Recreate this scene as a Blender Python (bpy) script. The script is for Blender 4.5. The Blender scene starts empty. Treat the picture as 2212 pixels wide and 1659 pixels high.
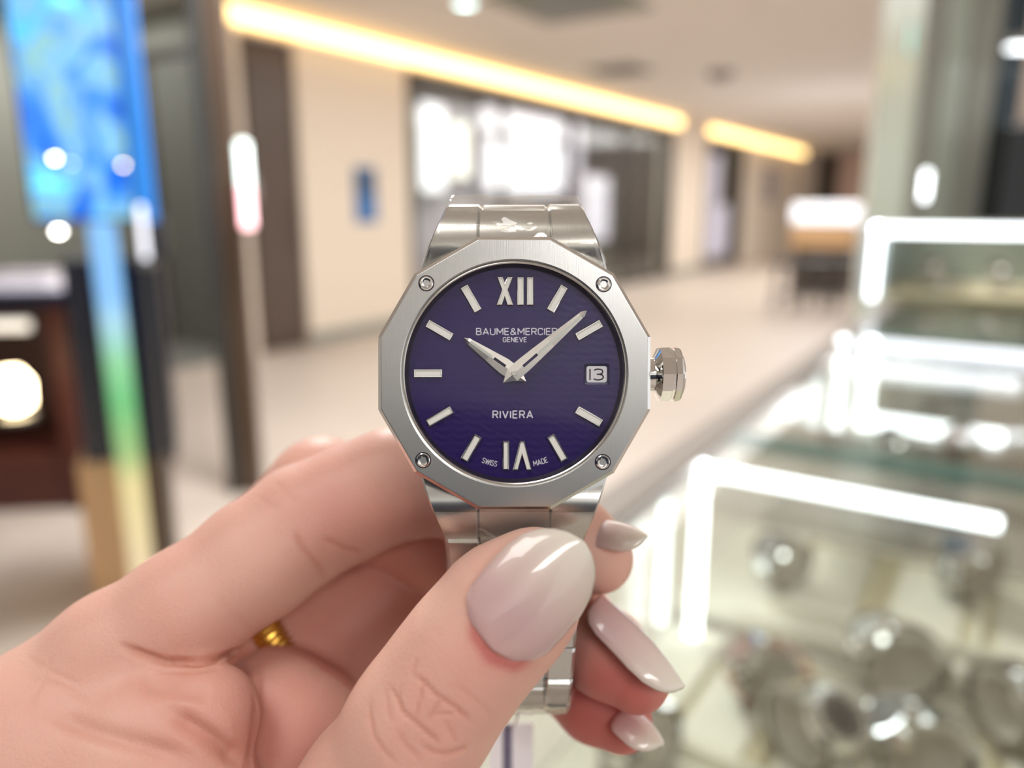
import bpy, math, random
import numpy as np
from mathutils import Matrix, Vector
random.seed(7); np.random.seed(7)
SC = bpy.context.scene
COL = SC.collection

# ------------------------------------------------------------------ camera, world, lamps, exposure
F, CX, CY = 1662.0, 1106.0, 829.5          # focal length and centre, for a 2212 x 1659 frame
EYE = Vector((0, 0, 1.25))
cam_d = bpy.data.cameras.new('camera'); cam = bpy.data.objects.new('camera', cam_d); COL.objects.link(cam)
cam.location = EYE
cam.rotation_euler = (math.radians(90 - 12.9), 0, math.radians(33))
cam_d.sensor_width = 36; cam_d.lens = F / 2212 * 36
cam_d.clip_start = 0.005; cam_d.clip_end = 200
cam_d.dof.use_dof = True; cam_d.dof.focus_distance = 0.1015; cam_d.dof.aperture_fstop = 8.6
SC.camera = cam
MC = Matrix.Translation(EYE) @ cam.rotation_euler.to_matrix().to_4x4()
RM = cam.rotation_euler.to_matrix()

w = bpy.data.worlds.new('world'); SC.world = w; w.use_nodes = True
bg = w.node_tree.nodes['Background']; bg.inputs[0].default_value = (1.0, 0.985, 0.965, 1); bg.inputs[1].default_value = 0.74

def area_lamp(name, loc, size, power, col=(1, .985, .96), sy=None, rot=(0, 0, 0)):
    l = bpy.data.lights.new(name, 'AREA'); l.energy = power; l.color = col; l.size = size
    if sy: l.shape = 'RECTANGLE'; l.size_y = sy
    o = bpy.data.objects.new(name, l); o.location = loc; o.rotation_euler = rot; COL.objects.link(o)
    return o
area_lamp('ceiling_lamp', (-1.9, 1.9, 2.78), 0.6, 75, sy=0.6)
area_lamp('ceiling_lamp', (-0.2, -0.8, 2.78), 0.9, 12, sy=0.9)
area_lamp('ceiling_lamp', (2.2, -1.6, 2.78), 0.9, 37, sy=1.4)  # unseen lamp added to light the back wall mirrored in the bezel
area_lamp('shop_fill', (-6.3, 10, 2.8), 1.0, 60, sy=6)  # unseen area light added to brighten the shop interior
area_lamp('alcove_fill', (-6.6, 3.4, 2.85), .8, 20, sy=1.2)  # unseen area light added to brighten the alcove
area_lamp('ceiling_lamp', (-2.6, 6.0, 2.78), 2.0, 70, sy=5)
area_lamp('ceiling_lamp', (-2.6, 14.0, 2.78), 2.0, 150, sy=8)
SC.view_settings.view_transform = 'Standard'; SC.view_settings.look = 'None'
SC.view_settings.gamma = 1; SC.view_settings.use_curve_mapping = False
SC.view_settings.exposure = 0.46
SC.cycles.use_denoising = True
SC.cycles.max_bounces = 10; SC.cycles.transparent_max_bounces = 16
SC.cycles.caustics_reflective = False; SC.cycles.caustics_refractive = False
SC.cycles.sample_clamp_indirect = 6

# ------------------------------------------------------------------ helpers
def ray(px, py): return RM @ Vector(((px - CX) / F, (CY - py) / F, -1))
def at_depth(px, py, d): return EYE + ray(px, py) * d
def on_plane(px, py, ax, v):
    r = ray(px, py); return EYE + r * ((v - EYE[ax]) / r[ax])

def lin(c):
    if isinstance(c, str): c = tuple(int(c[i:i + 2], 16) / 255 for i in (0, 2, 4))
    return tuple(x / 12.92 if x <= .04045 else ((x + .055) / 1.055) ** 2.4 for x in c) + (1,)

def setin(n, **k):
    for a, v in k.items(): n.inputs[a.replace('_', ' ')].default_value = v

def mat(name, col, rough=.5, metal=0., emit=None, es=0., var=.06, scale=30., bump=0., coat=0., stretch=None, bscale=None):
    m = bpy.data.materials.new(name); m.use_nodes = True; nt = m.node_tree; N = nt.nodes; L = nt.links
    b = N['Principled BSDF']; c = lin(col)
    setin(b, Roughness=rough, Metallic=metal); b.inputs['Coat Weight'].default_value = coat
    tc = N.new('ShaderNodeTexCoord'); mp = N.new('ShaderNodeMapping'); L.new(tc.outputs['Object'], mp.inputs['Vector'])
    if stretch: mp.inputs['Scale'].default_value = stretch
    nz = N.new('ShaderNodeTexNoise'); nz.inputs['Scale'].default_value = scale; nz.inputs['Detail'].default_value = 4
    L.new(mp.outputs[0], nz.inputs['Vector'])
    mx = N.new('ShaderNodeMix'); mx.data_type = 'RGBA'
    mx.inputs[6].default_value = tuple(x * (1 - var) for x in c[:3]) + (1,)
    mx.inputs[7].default_value = tuple(min(1, x * (1 + var)) for x in c[:3]) + (1,)
    L.new(nz.outputs['Fac'], mx.inputs[0]); L.new(mx.outputs[2], b.inputs['Base Color'])
    if bump:
        bp = N.new('ShaderNodeBump'); bp.inputs['Strength'].default_value = 1; bp.inputs['Distance'].default_value = bump
        L.new(nz.outputs['Fac'], bp.inputs['Height']); L.new(bp.outputs[0], b.inputs['Normal'])
    if emit is not None:
        b.inputs['Emission Color'].default_value = lin(emit); b.inputs['Emission Strength'].default_value = es
    return m

def thin_clear(name, tint, base=.03, rough=.03, bump=0., bscale=200., veil=0., veilcol=(1, 1, 1, 1)):
    """thin pane or film: lets light straight through, mirrors a little"""
    m = bpy.data.materials.new(name); m.use_nodes = True; nt = m.node_tree; N = nt.nodes; L = nt.links
    N.remove(N['Principled BSDF']); out = N['Material Output']
    tr = N.new('ShaderNodeBsdfTransparent'); tr.inputs[0].default_value = lin(tint)
    gl = N.new('ShaderNodeBsdfGlossy'); gl.inputs['Roughness'].default_value = rough
    fr = N.new('ShaderNodeFresnel'); fr.inputs['IOR'].default_value = 1.45
    ad = N.new('ShaderNodeMath'); ad.operation = 'ADD'; ad.use_clamp = True; ad.inputs[1].default_value = base
    ge = N.new('ShaderNodeNewGeometry'); io = N.new('ShaderNodeMath'); io.operation = 'MULTIPLY_ADD'   # same mirror strength from both sides
    io.inputs[1].default_value = 1 / 1.45 - 1.45; io.inputs[2].default_value = 1.45; L.new(ge.outputs['Backfacing'], io.inputs[0]); L.new(io.outputs[0], fr.inputs['IOR'])
    mx = N.new('ShaderNodeMixShader'); L.new(fr.outputs[0], ad.inputs[0]); L.new(ad.outputs[0], mx.inputs[0])
    if bump:
        tc = N.new('ShaderNodeTexCoord'); nz = N.new('ShaderNodeTexVoronoi'); nz.inputs['Scale'].default_value = bscale
        n2 = N.new('ShaderNodeTexNoise'); n2.inputs['Scale'].default_value = bscale * .6
        L.new(tc.outputs['Object'], n2.inputs['Vector'])
        L.new(n2.outputs['Color'], nz.inputs['Vector']); nz.inputs['Scale'].default_value = 5
        bp = N.new('ShaderNodeBump'); bp.inputs['Strength'].default_value = 1; bp.inputs['Distance'].default_value = bump
        L.new(n2.outputs['Fac'], bp.inputs['Height'])
        L.new(bp.outputs[0], gl.inputs['Normal']); L.new(bp.outputs[0], fr.inputs['Normal'])
    src = tr
    if veil:
        df = N.new('ShaderNodeBsdfDiffuse'); df.inputs[0].default_value = veilcol
        m2 = N.new('ShaderNodeMixShader'); m2.inputs[0].default_value = veil
        L.new(tr.outputs[0], m2.inputs[1]); L.new(df.outputs[0], m2.inputs[2]); src = m2
    L.new(src.outputs[0], mx.inputs[1]); L.new(gl.outputs[0], mx.inputs[2]); L.new(mx.outputs[0], out.inputs[0])
    return m

def put(name, V, Fc, m, parent=None, smooth=None, mw=None):
    me = bpy.data.meshes.new(name); me.from_pydata([tuple(v) for v in V], [], Fc); me.update()
    if m: me.materials.append(m)
    if smooth is not None:
        me.polygons.foreach_set('use_smooth', [True] * len(me.polygons))
        if smooth < 180: me.set_sharp_from_angle(angle=math.radians(smooth))
    o = bpy.data.objects.new(name, me); COL.objects.link(o)
    if parent: o.parent = parent
    if mw is not None: o.matrix_world = mw
    return o

def tag(o, label, cat, group=None, kind=None):
    o['label'] = label; o['category'] = cat
    if group: o['group'] = group
    if kind: o['kind'] = kind
    return o
def thing(name, label, cat, loc=(0, 0, 0), rz=0, group=None):
    o = bpy.data.objects.new(name, None); o.empty_display_size = .05; COL.objects.link(o)
    o.location = loc; o.rotation_euler = (0, 0, rz); return tag(o, label, cat, group)
def structure(o, label=None):
    o['kind'] = 'structure'
    if label: o['label'] = label
    return o
def dup(root, loc, rz, label, group=None):
    def cp(o, p):
        c = o.copy(); COL.objects.link(c); c.parent = p
        for ch in list(o.children): cp(ch, c)
        return c
    r = cp(root, None); r.location = loc; r.rotation_euler = (0, 0, rz); r['label'] = label
    if group: r['group'] = group
    return r

class MB:
    def __init__(s): s.V = []; s.F = []
    def add(s, V, Fc):
        n = len(s.V); s.V += [tuple(v) for v in V]; s.F += [tuple(i + n for i in f) for f in Fc]
    def box(s, x0, x1, y0, y1, z0, z1, b=0.):
        """box; b > 0 chamfers every edge"""
        if not b:
            V = [(x, y, z) for z in (z0, z1) for y in (y0, y1) for x in (x0, x1)]
            s.add(V, [(0, 2, 3, 1), (4, 5, 7, 6), (0, 1, 5, 4), (2, 6, 7, 3), (0, 4, 6, 2), (1, 3, 7, 5)]); return s
        lo = [(z0, b), (z0 + b, 0), (z1 - b, 0), (z1, b)]
        rings = []
        for z, i in lo:
            e = i; q = [(x0 + b, y0 + e), (x1 - b, y0 + e), (x1 - e, y0 + b), (x1 - e, y1 - b), (x1 - b, y1 - e), (x0 + b, y1 - e), (x0 + e, y1 - b), (x0 + e, y0 + b)]
            rings.append([(a, c, z) for a, c in q])
        s.loft(rings, True, True); return s
    def loft(s, rings, cap0=False, cap1=False, closed=True):
        n = len(rings[0]); V = [p for r in rings for p in r]; Fc = []
        for k in range(len(rings) - 1):
            for i in range(n if closed else n - 1):
                j = (i + 1) % n; Fc.append((k * n + i, k * n + j, (k + 1) * n + j, (k + 1) * n + i))
        if cap0: Fc.append(tuple(range(n - 1, -1, -1)))
        if cap1: Fc.append(tuple((len(rings) - 1) * n + i for i in range(n)))
        s.add(V, Fc); return s
    def lathe(s, prof, n=32, c=(0, 0, 0), cap0=False, cap1=False, ax='z'):
        R = []
        for r, z in prof:
            q = []
            for i in range(n):
                a = 2 * math.pi * i / n; x, y = r * math.cos(a), r * math.sin(a)
                p = (x, y, z) if ax == 'z' else ((z, x, y) if ax == 'x' else (y, z, x))
                q.append((p[0] + c[0], p[1] + c[1], p[2] + c[2]))
            R.append(q)
        return s.loft(R, cap0, cap1)
    def tube(s, pts, r, n=8):
        pts = [Vector(p) for p in pts]; R = []
        for i, p in enumerate(pts):
            t = (pts[min(i + 1, len(pts) - 1)] - pts[max(i - 1, 0)]).normalized()
            u = t.cross(Vector((.31, .52, .8))).normalized(); v = t.cross(u)
            rr = r[i] if isinstance(r, (list, tuple)) else r
            R.append([tuple(p + u * rr * math.cos(2 * math.pi * k / n) + v * rr * math.sin(2 * math.pi * k / n)) for k in range(n)])
        return s.loft(R, True, True)
    def build(s, name, m, parent=None, smooth=None, mw=None): return put(name, s.V, s.F, m, parent, smooth, mw)

def mb(): return MB()

# ------------------------------------------------------------------ materials
M = {}
M['floor'] = mat('floor_stone', 'c6bab0', .45, scale=1.2, var=.12)
M['floor_grey'] = mat('floor_grey', '8a8a84', .35, scale=2, var=.15)
M['ceiling'] = mat('ceiling_paint', 'efe8e2', .9, var=.02)
M['wall'] = mat('wall_cream', 'efe2d2', .8, var=.03)
M['wall_grey'] = mat('wall_grey_green', '9a9c92', .7, var=.05)
M['wall_dark'] = mat('dark_frame', '4a4540', .4, var=.05)
M['brown'] = mat('brown_door', '5a4b42', .35, scale=4, var=.2, stretch=(8, 8, .6))
M['bronze'] = mat('bronze_post', '55463b', .35, .2, var=.1)
M['cove'] = mat('warm_led', 'fff0d0', .5, emit='ffd68c', es=3.0)
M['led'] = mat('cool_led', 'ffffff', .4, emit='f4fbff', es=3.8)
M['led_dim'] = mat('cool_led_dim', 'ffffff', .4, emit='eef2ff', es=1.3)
M['bulb'] = mat('bulb', 'ffffff', .4, emit='fffaf2', es=25)
M['bulb_warm'] = mat('bulb_warm', 'ffffff', .4, emit='ffe2b0', es=14)
M['bulb_cool'] = mat('bulb_cool', 'ffffff', .4, emit='c8f2f2', es=5)
M['cream'] = mat('cream_lining', 'f2ecdc', .7, var=.03)
M['cream2'] = mat('tan_lining', 'ddd0b0', .7, var=.05)
M['white'] = mat('white_lacquer', 'f4f2ee', .35, var=.02)
M['wood'] = mat('pale_wood', 'd8b184', .5, scale=10, var=.2, stretch=(6, 6, .7))
M['wood_red'] = mat('red_wood', '4c231b', .35, scale=8, var=.25, stretch=(1, 1, 6))
M['navy'] = mat('navy_lacquer', '111a2e', .22, var=.1)
M['black'] = mat('black_plastic', '101113', .4, var=.1)
M['black_gloss'] = mat('black_gloss', '05070a', .15, var=.1)
M['grey'] = mat('grey_metal', '8d8d8a', .4, .6)
M['lilac'] = mat('lilac_wall', 'b9b1bb', .7, var=.05)
M['shop_dark'] = mat('shop_dark', '4d443e', .5, var=.15)
M['green_grey'] = mat('green_grey_panel', 'adb6aa', .25, scale=3, var=.2, stretch=(3, 3, .3))
M['teal_dark'] = mat('dark_teal_panel', '2b3b44', .25, var=.2)
M['box_white'] = mat('lit_box', 'ffffff', .5, emit='f6efff', es=.72)
M['box_warm'] = mat('lit_box_warm', 'ffffff', .5, emit='fff3e0', es=.62)
M['box_lilac'] = mat('lit_box_lilac', 'ffffff', .5, emit='d9cfe4', es=.7)
M['sign_blue'] = mat('sign_blue', '3f78b8', .5, var=.03)
M['sign_dark'] = mat('sign_blue_dark', '39597f', .5, var=.03)
M['pink'] = mat('poster_pink', 'efd3c8', .6, scale=6, var=.12)
M['teal_led'] = mat('teal_sign', '9fe0d4', .5, emit='86d8c8', es=.8)
M['paper'] = mat('tag_card', 'f6f4f8', .7, var=.02)
M['print'] = mat('tag_print', '6f6a80', .7, scale=900, var=.5)
M['gold'] = mat('gold', 'e0b052', .22, 1., var=.05)
M['glass'] = thin_clear('clear_glass', 'fafdfb', .0, .01)
M['crystal'] = thin_clear('crystal', 'ffffff', -.015, .0)
M['film'] = thin_clear('protective_film', 'fffdf8', .05, .05, bump=.0009, bscale=110, veil=.13, veilcol=(.9, .87, .84, 1))
M['glass_edge'] = mat('glass_edge', '6d8a80', .1, var=.1)
def blurred_screen():
    m = mat('screen', '3a86d8', .15); nt = m.node_tree; N = nt.nodes; L = nt.links; b = N['Principled BSDF']
    tc = N.new('ShaderNodeTexCoord'); mp = N.new('ShaderNodeMapping'); mp.inputs['Scale'].default_value = (4.0, 4.0, 2.1)
    nz = N.new('ShaderNodeTexNoise'); nz.inputs['Scale'].default_value = 1.6; nz.inputs['Detail'].default_value = 3; nz.inputs['Distortion'].default_value = 1.2
    cr = N.new('ShaderNodeValToRGB'); e = cr.color_ramp.elements
    e[0].position = .36; e[0].color = lin('1458cc'); e[1].position = .68; e[1].color = lin('8ffbff')
    for p, c in ((.44, '2f80e4'), (.5, '5f9fdc'), (.53, '86b8b0'), (.56, '6faee6'), (.61, '4ab4ff')):
        x = e.new(p); x.color = lin(c)
    L.new(tc.outputs['Object'], mp.inputs[0]); L.new(mp.outputs[0], nz.inputs['Vector']); L.new(nz.outputs['Fac'], cr.inputs[0])
    L.new(cr.outputs[0], b.inputs['Emission Color']); L.new(cr.outputs[0], b.inputs['Base Color']); b.inputs['Emission Strength'].default_value = .72
    return m
M['screen'] = blurred_screen()
M['side_reflection'] = mat('side_reflection', '2a7fd8', .2, emit='2f86e0', es=.55, scale=3, var=.3)  # blue reflection in the side pane, put in as glow
def reflection_gradient():
    m = mat('colour_reflection', 'ffffff', .3); nt = m.node_tree; N = nt.nodes; L = nt.links; b = N['Principled BSDF']  # colours of a reflection, given as emission
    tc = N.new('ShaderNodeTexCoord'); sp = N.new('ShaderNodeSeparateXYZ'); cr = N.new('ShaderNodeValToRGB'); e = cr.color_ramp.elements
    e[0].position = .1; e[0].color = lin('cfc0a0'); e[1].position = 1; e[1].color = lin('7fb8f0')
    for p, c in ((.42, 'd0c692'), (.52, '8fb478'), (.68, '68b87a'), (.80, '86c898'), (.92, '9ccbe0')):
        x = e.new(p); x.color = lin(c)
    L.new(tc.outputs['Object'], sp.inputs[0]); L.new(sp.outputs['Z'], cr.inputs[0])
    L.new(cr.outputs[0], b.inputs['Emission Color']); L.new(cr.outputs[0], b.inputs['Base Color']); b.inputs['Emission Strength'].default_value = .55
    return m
M['reflection_gradient'] = reflection_gradient()

def steel(name, col, rough, stretch, bump, scale=1.0, metal=1.0):
    return mat(name, col, rough, metal, scale=scale, var=.05, bump=bump, stretch=stretch)
M['steel_brushed'] = steel('steel_brushed_vertical', 'cdcecd', .28, (9000, 260, 900), .000006)
M['steel_h'] = steel('steel_brushed_link', 'cfd0ce', .24, (9000, 300, 300), .000005)
M['steel_polish'] = steel('steel_polished', 'f0f0ee', .07, (200, 200, 200), 0)
M['steel_soft'] = steel('steel_satin', 'c9c6c0', .22, (200, 200, 200), 0)
M['steel_hand'] = steel('steel_hand', 'e4e0dc', .2, (200, 200, 200), 0)
M['lume'] = mat('lume', 'f1f0ea', .55, var=.02)
M['print_white'] = mat('dial_print', 'dcd9e6', .5, var=.01)
M['ink'] = mat('date_ink', '16161c', .6, var=.01)
M['date'] = mat('date_disc', 'd9d8de', .6, var=.01)
M['flange'] = mat('dial_flange', '3a3542', .3, .4, var=.05)
def dial_material():
    m = mat('dial_lacquer', '1d1260', .3, coat=.28); nt = m.node_tree; N = nt.nodes; L = nt.links; b = N['Principled BSDF']
    for l in list(b.inputs['Base Color'].links): L.remove(l)
    b.inputs['Base Color'].default_value = lin('251158'); b.inputs['Coat Roughness'].default_value = .12
    b.inputs['Roughness'].default_value = .32; b.inputs['Metallic'].default_value = .0; b.inputs['Specular IOR Level'].default_value = .3
    tc = N.new('ShaderNodeTexCoord'); mp = N.new('ShaderNodeMapping'); L.new(tc.outputs['Object'], mp.inputs[0]); mp.inputs['Scale'].default_value = (420, 900, 1)
    sp = N.new('ShaderNodeSeparateXYZ'); L.new(tc.outputs['Object'], sp.inputs[0])
    def mt(op, a_, b_=None):
        n = N.new('ShaderNodeMath'); n.operation = op
        for i, v in enumerate((a_, b_)):
            if v is None: continue
            if isinstance(v, (int, float)): n.inputs[i].default_value = v
            else: L.new(v, n.inputs[i])
        return n.outputs[0]
    sc = mt('MULTIPLY', mt('ABSOLUTE', mt('SINE', mt('MULTIPLY', sp.outputs['X'], 1500.))), 2.2)      # scalloped rows of little waves
    wav = mt('SINE', mt('ADD', mt('MULTIPLY', sp.outputs['Y'], 6500.), sc))
    bp = N.new('ShaderNodeBump'); bp.inputs["Distance"].default_value = .0000035; L.new(wav, bp.inputs['Height']); L.new(bp.outputs[0], b.inputs['Normal'])
    return m
M['dial'] = dial_material()

def skin_material():
    m = bpy.data.materials.new('skin'); m.use_nodes = True; nt = m.node_tree; N = nt.nodes; L = nt.links; b = N['Principled BSDF']
    tc = N.new('ShaderNodeTexCoord')
    n1 = N.new('ShaderNodeTexNoise'); n1.inputs['Scale'].default_value = 90; n1.inputs['Detail'].default_value = 5
    n2 = N.new('ShaderNodeTexNoise'); n2.inputs['Scale'].default_value = 1400; n2.inputs['Detail'].default_value = 3
    vo = N.new('ShaderNodeTexVoronoi'); vo.inputs['Scale'].default_value = 1500; vo.feature = 'DISTANCE_TO_EDGE'
    for n in (n1, n2, vo): L.new(tc.outputs['Object'], n.inputs['Vector'])
    at = N.new('ShaderNodeAttribute'); at.attribute_name = 'tone'
    ac = N.new('ShaderNodeAttribute'); ac.attribute_name = 'crease'
    mx = N.new('ShaderNodeMix'); mx.data_type = 'RGBA'; mx.inputs[6].default_value = lin('eec6b4'); mx.inputs[7].default_value = lin('cf7c74')
    L.new(at.outputs['Fac'], mx.inputs[0])
    m2 = N.new('ShaderNodeMix'); m2.data_type = 'RGBA'; m2.blend_type = 'MULTIPLY'; m2.inputs[7].default_value = (.90, .76, .75, 1)
    L.new(mx.outputs[2], m2.inputs[6]); L.new(n1.outputs['Fac'], m2.inputs[0])
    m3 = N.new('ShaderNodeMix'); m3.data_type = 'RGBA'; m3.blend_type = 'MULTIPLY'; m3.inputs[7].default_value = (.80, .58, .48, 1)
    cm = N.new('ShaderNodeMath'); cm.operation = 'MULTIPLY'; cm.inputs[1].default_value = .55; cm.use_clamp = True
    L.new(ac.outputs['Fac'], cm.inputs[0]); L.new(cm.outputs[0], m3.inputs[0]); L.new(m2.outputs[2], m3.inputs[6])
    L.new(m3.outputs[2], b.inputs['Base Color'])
    b.inputs['Roughness'].default_value = .48; b.inputs['Specular IOR Level'].default_value = .35
    b.inputs['Subsurface Weight'].default_value = .35; b.inputs['Subsurface Radius'].default_value = (1.0, .35, .2); b.inputs['Subsurface Scale'].default_value = .0035
    # fine relief
    a = N.new('ShaderNodeMath'); a.operation = 'MULTIPLY'; a.inputs[1].default_value = -1.2; L.new(ac.outputs['Fac'], a.inputs[0])
    c = N.new('ShaderNodeMath'); c.operation = 'MULTIPLY_ADD'; c.inputs[1].default_value = .35; L.new(n2.outputs['Fac'], c.inputs[0]); L.new(a.outputs[0], c.inputs[2])
    d = N.new('ShaderNodeMath'); d.operation = 'MULTIPLY_ADD'; d.inputs[1].default_value = .5; L.new(vo.outputs['Distance'], d.inputs[0]); L.new(c.outputs[0], d.inputs[2])
    bp = N.new('ShaderNodeBump'); bp.inputs['Distance'].default_value = .00012; bp.inputs['Strength'].default_value = 1
    L.new(d.outputs[0], bp.inputs['Height']); L.new(bp.outputs[0], b.inputs['Normal'])
    return m
M['skin'] = skin_material()
def nail_material():
    m = bpy.data.materials.new('nail'); m.use_nodes = True; nt = m.node_tree; N = nt.nodes; L = nt.links; b = N['Principled BSDF']
    at = N.new('ShaderNodeAttribute'); at.attribute_name = 'along'
    cr = N.new('ShaderNodeValToRGB'); e = cr.color_ramp.elements
    e[0].position = .0; e[0].color = lin('d8aaa8'); e[1].position = 1; e[1].color = lin('ebe1d2')
    x = e.new(.3); x.color = lin('d6b0b0'); x = e.new(.62); x.color = lin('e0c6be')
    L.new(at.outputs['Fac'], cr.inputs[0]); L.new(cr.outputs[0], b.inputs['Base Color'])
    b.inputs['Roughness'].default_value = .3; b.inputs['Coat Weight'].default_value = 1; b.inputs['Coat Roughness'].default_value = .03
    b.inputs['Subsurface Weight'].default_value = .3; b.inputs['Subsurface Radius'].default_value = (1, .5, .4); b.inputs['Subsurface Scale'].default_value = .002
    return m
M['nail'] = nail_material()

# ------------------------------------------------------------------ the shop: shell
XW = on_plane(700, 740, 2, 0)[0]            # the long left wall
HC = 2.84                                   # ceiling height
def yw(px, py=450): return on_plane(px, py, 0, XW)[1]
fb = mb(); fb.box(-12, 6, -3, 40, -.1, 0); structure(fb.build('floor', M['floor']))
cb = mb(); cb.box(XW + .22, 6, -3, 40, HC, HC + .1); cb.box(-12, XW + .22, -3, 40, HC + .12, HC + .2)
structure(cb.build('ceiling', M['ceiling']))
y0, y1, y2, y3, y4, y5, y6 = yw(540), yw(655), yw(885), yw(1452), yw(1522), yw(1602), yw(1705)
HT = 2.62                                   # head of the openings
wl = mb()
wl.box(XW - .3, XW, yw(505), y0, 0, HC + .12)
wl.box(XW - .3, XW, y0, y1, HT, HC + .12)
wl.box(XW - .3, XW, y1, y2, 0, HC + .12)
wl.box(XW - .3, XW, y2, y3, HT, HC + .12)
wl.box(XW - .3, XW, y3, y4, 0, HC + .12)
wl.box(XW - .3, XW, y4, y5, HT, HC + .12)
wl.box(XW - .3, XW, y5, 26, 0, HC + .12)
structure(wl.build('wall_left', M['wall']))
# warm cove light along the top of the wall
for i, (a, b) in enumerate(((yw(512), y3 + .1), (y4, y6 + 1))):
    t = thing('cove_light', ('long warm yellow cove light strip above the wide shop window', 'short warm yellow cove light strip above the far narrow window')[i], 'light', (XW, a, HC))
    o = mb().box(.02, .08, 0, b - a, -.16, -.04, .01).build('led_strip', M['cove'], t)
    mb().box(0, .02, 0, b - a, -.2, .02).build('housing', M['wall'], t)
wf = mb().box(-7, 4, 26, 26.2, 0, HC); structure(wf.build('wall_far', M['wall']))
structure(mb().box(-9, 5.5, -3.2, -3, 0, HC).build('wall_back', mat('wall_back_paint', 'ecebe6', .8)))
bs = mb(); bs.box(XW, XW + .02, y1, y2, 0, .12, .004); bs.box(XW, XW + .02, y3, y4, 0, .12, .004); structure(bs.build('baseboard_left', M['wall_grey']))
bw = thing('unseen_cabinet', 'added dark navy cabinet, unseen behind the viewer, darkening the bezel reflection', 'cabinet', (0, -3, 0))  # unseen cabinet added to darken the reflection in the bezel
mb().box(-3.5, 5, 0, .5, 0, 1.8, .01).build('body', M['navy'], bw)
for k in range(10): mb().box(-3.45 + .85 * k, -3.45 + .85 * k + .8, .5, .52, .05, 1.74, .006).build('door', M['navy'], bw)
# dark door in the wall
d = mb().box(XW - .12, XW - .04, y0, y1, 0, HT, .01).build('door_1', M['brown']); structure(d, 'tall dark brown door at the left end of the cream wall')
mb().box(XW - .04, XW - .01, y0 + .05, y1 - .05, .1, HT - .1, .01).build('door_panel', M['brown'], d)
mb().tube([(XW, y1 - .1, .9), (XW + .03, y1 - .1, .9), (XW + .03, y1 - .1, 1.3), (XW, y1 - .1, 1.3)], .008).build('handle', M['bronze'], d)
# shop windows: frame and pane, with the lit shop behind
def shop_window(n, a, b, label):
    f = mb(); fx0, fx1 = XW - .2, XW + .015
    f.box(fx0, fx1, a, a + .09, 0, HT, .01); f.box(fx0, fx1, b - .09, b, 0, HT, .01); f.box(fx0, fx1, a, b, HT - .16, HT, .01); f.box(fx0, fx1, a, b, 0, .1, .01)
    o = f.build('window_%d' % n, M['wall_dark']); structure(o, label)
    k = 1 if b - a < 3 else 4
    for i in range(k):
        p0, p1 = a + .09 + (b - a - .18) * i / k, a + .09 + (b - a - .18) * (i + 1) / k
        mb().box(XW - .1, XW - .09, p0, p1 - .01, .1, HT - .16).build('pane', M['glass'], o)
        if i: mb().box(XW - .14, XW - .05, p0 - .03, p0 + .02, .1, HT - .16, .005).build('mullion', M['wall_dark'], o)
shop_window(1, y2, y3, 'wide dark framed shop window in the cream wall')
shop_window(2, y4, y5, 'narrow shop window beyond the cream pillar')
XS = XW - 2.2
structure(mb().box(XS - .1, XS, y1, 24, 0, HC + .1).build('wall_shop', M['lilac']))
structure(mb().box(XS, XW - .3, y2 - .12, y2, 0, HC + .1).build('wall_shop_side', M['wall_grey']))
structure(mb().box(XS, XW - .3, y3, y3 + .12, 0, HC + .1).build('wall_shop_end', M['shop_dark']))

def unit(name, label, cat, x0, x1, ya, yb, z0, z1, body, front=None, shelves=0, group=None, inset=.05):
    """cabinet, lit box or plinth: body, raised front panel, shelf boards"""
    t = thing(name, label, cat, ((x0 + x1) / 2, (ya + yb) / 2, z0), 0, group)
    hx, hy, h = (x1 - x0) / 2, (yb - ya) / 2, z1 - z0
    mb().box(-hx, hx, -hy, hy, 0, h, min(hx, hy) * .06).build('body', body, t)
    if front: mb().box(hx, hx + .02, -hy + inset, hy - inset, inset, h - inset, .005).build('front_panel', front, t)
    for k in range(shelves):
        z = h * (k + 1) / (shelves + 1); mb().box(hx + .02, hx + .16, -hy + inset, hy - inset, z - .012, z + .012, .003).build('shelf', M['white'], t)
    return t
def ys(px, py=400, x=None): return on_plane(px, py, 0, XS + .28 if x is None else x)[1]
def zs(px, py, x=None): return on_plane(px, py, 0, XS + .28 if x is None else x)[2]
def shop_unit(name, label, cat, pa, pb, ta, tb, body, front, x=None, **k):
    x = XS + .28 if x is None else x; m = (pa + pb) / 2
    return unit(name, label, cat, x - .25, x, ys(pa, 400, x), ys(pb, 400, x), max(0, zs(m, tb, x)), zs(m, ta, x), body, front, **k)
shop_unit('light_box', 'narrow white lit panel at the left edge of the shop window', 'display', 905, 965, 215, 420, M['wall_grey'], M['box_white'])
shop_unit('light_box', 'tall warm white lit panel with rounded look left of the wide bright one', 'display', 968, 1018, 262, 390, M['wall_grey'], M['box_warm'])
shop_unit('light_box', 'wide bright lilac white lit panel above the watch', 'display', 1045, 1220, 300, 420, M['lilac'], M['box_white'])
shop_unit('light_box', 'dim lilac lit panel above the wide bright one', 'display', 1040, 1215, 190, 296, M['lilac'], M['box_lilac'])
shop_unit('light_box', 'pale lilac lit panel beside the dark shop cabinet', 'display', 1225, 1312, 215, 450, M['lilac'], M['box_lilac'])
shop_unit('shop_cabinet', 'tall dark cabinet under the left white globe light', 'cabinet', 1318, 1440, 230, 375, M['shop_dark'], M['shop_dark'], x=XS + .7)
shop_unit('shop_shelf', 'pale shelf unit with display shelves below the dark cabinet', 'shelf', 1262, 1425, 380, 520, M['lilac'], M['box_lilac'], x=XS + .9, shelves=3)
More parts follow.
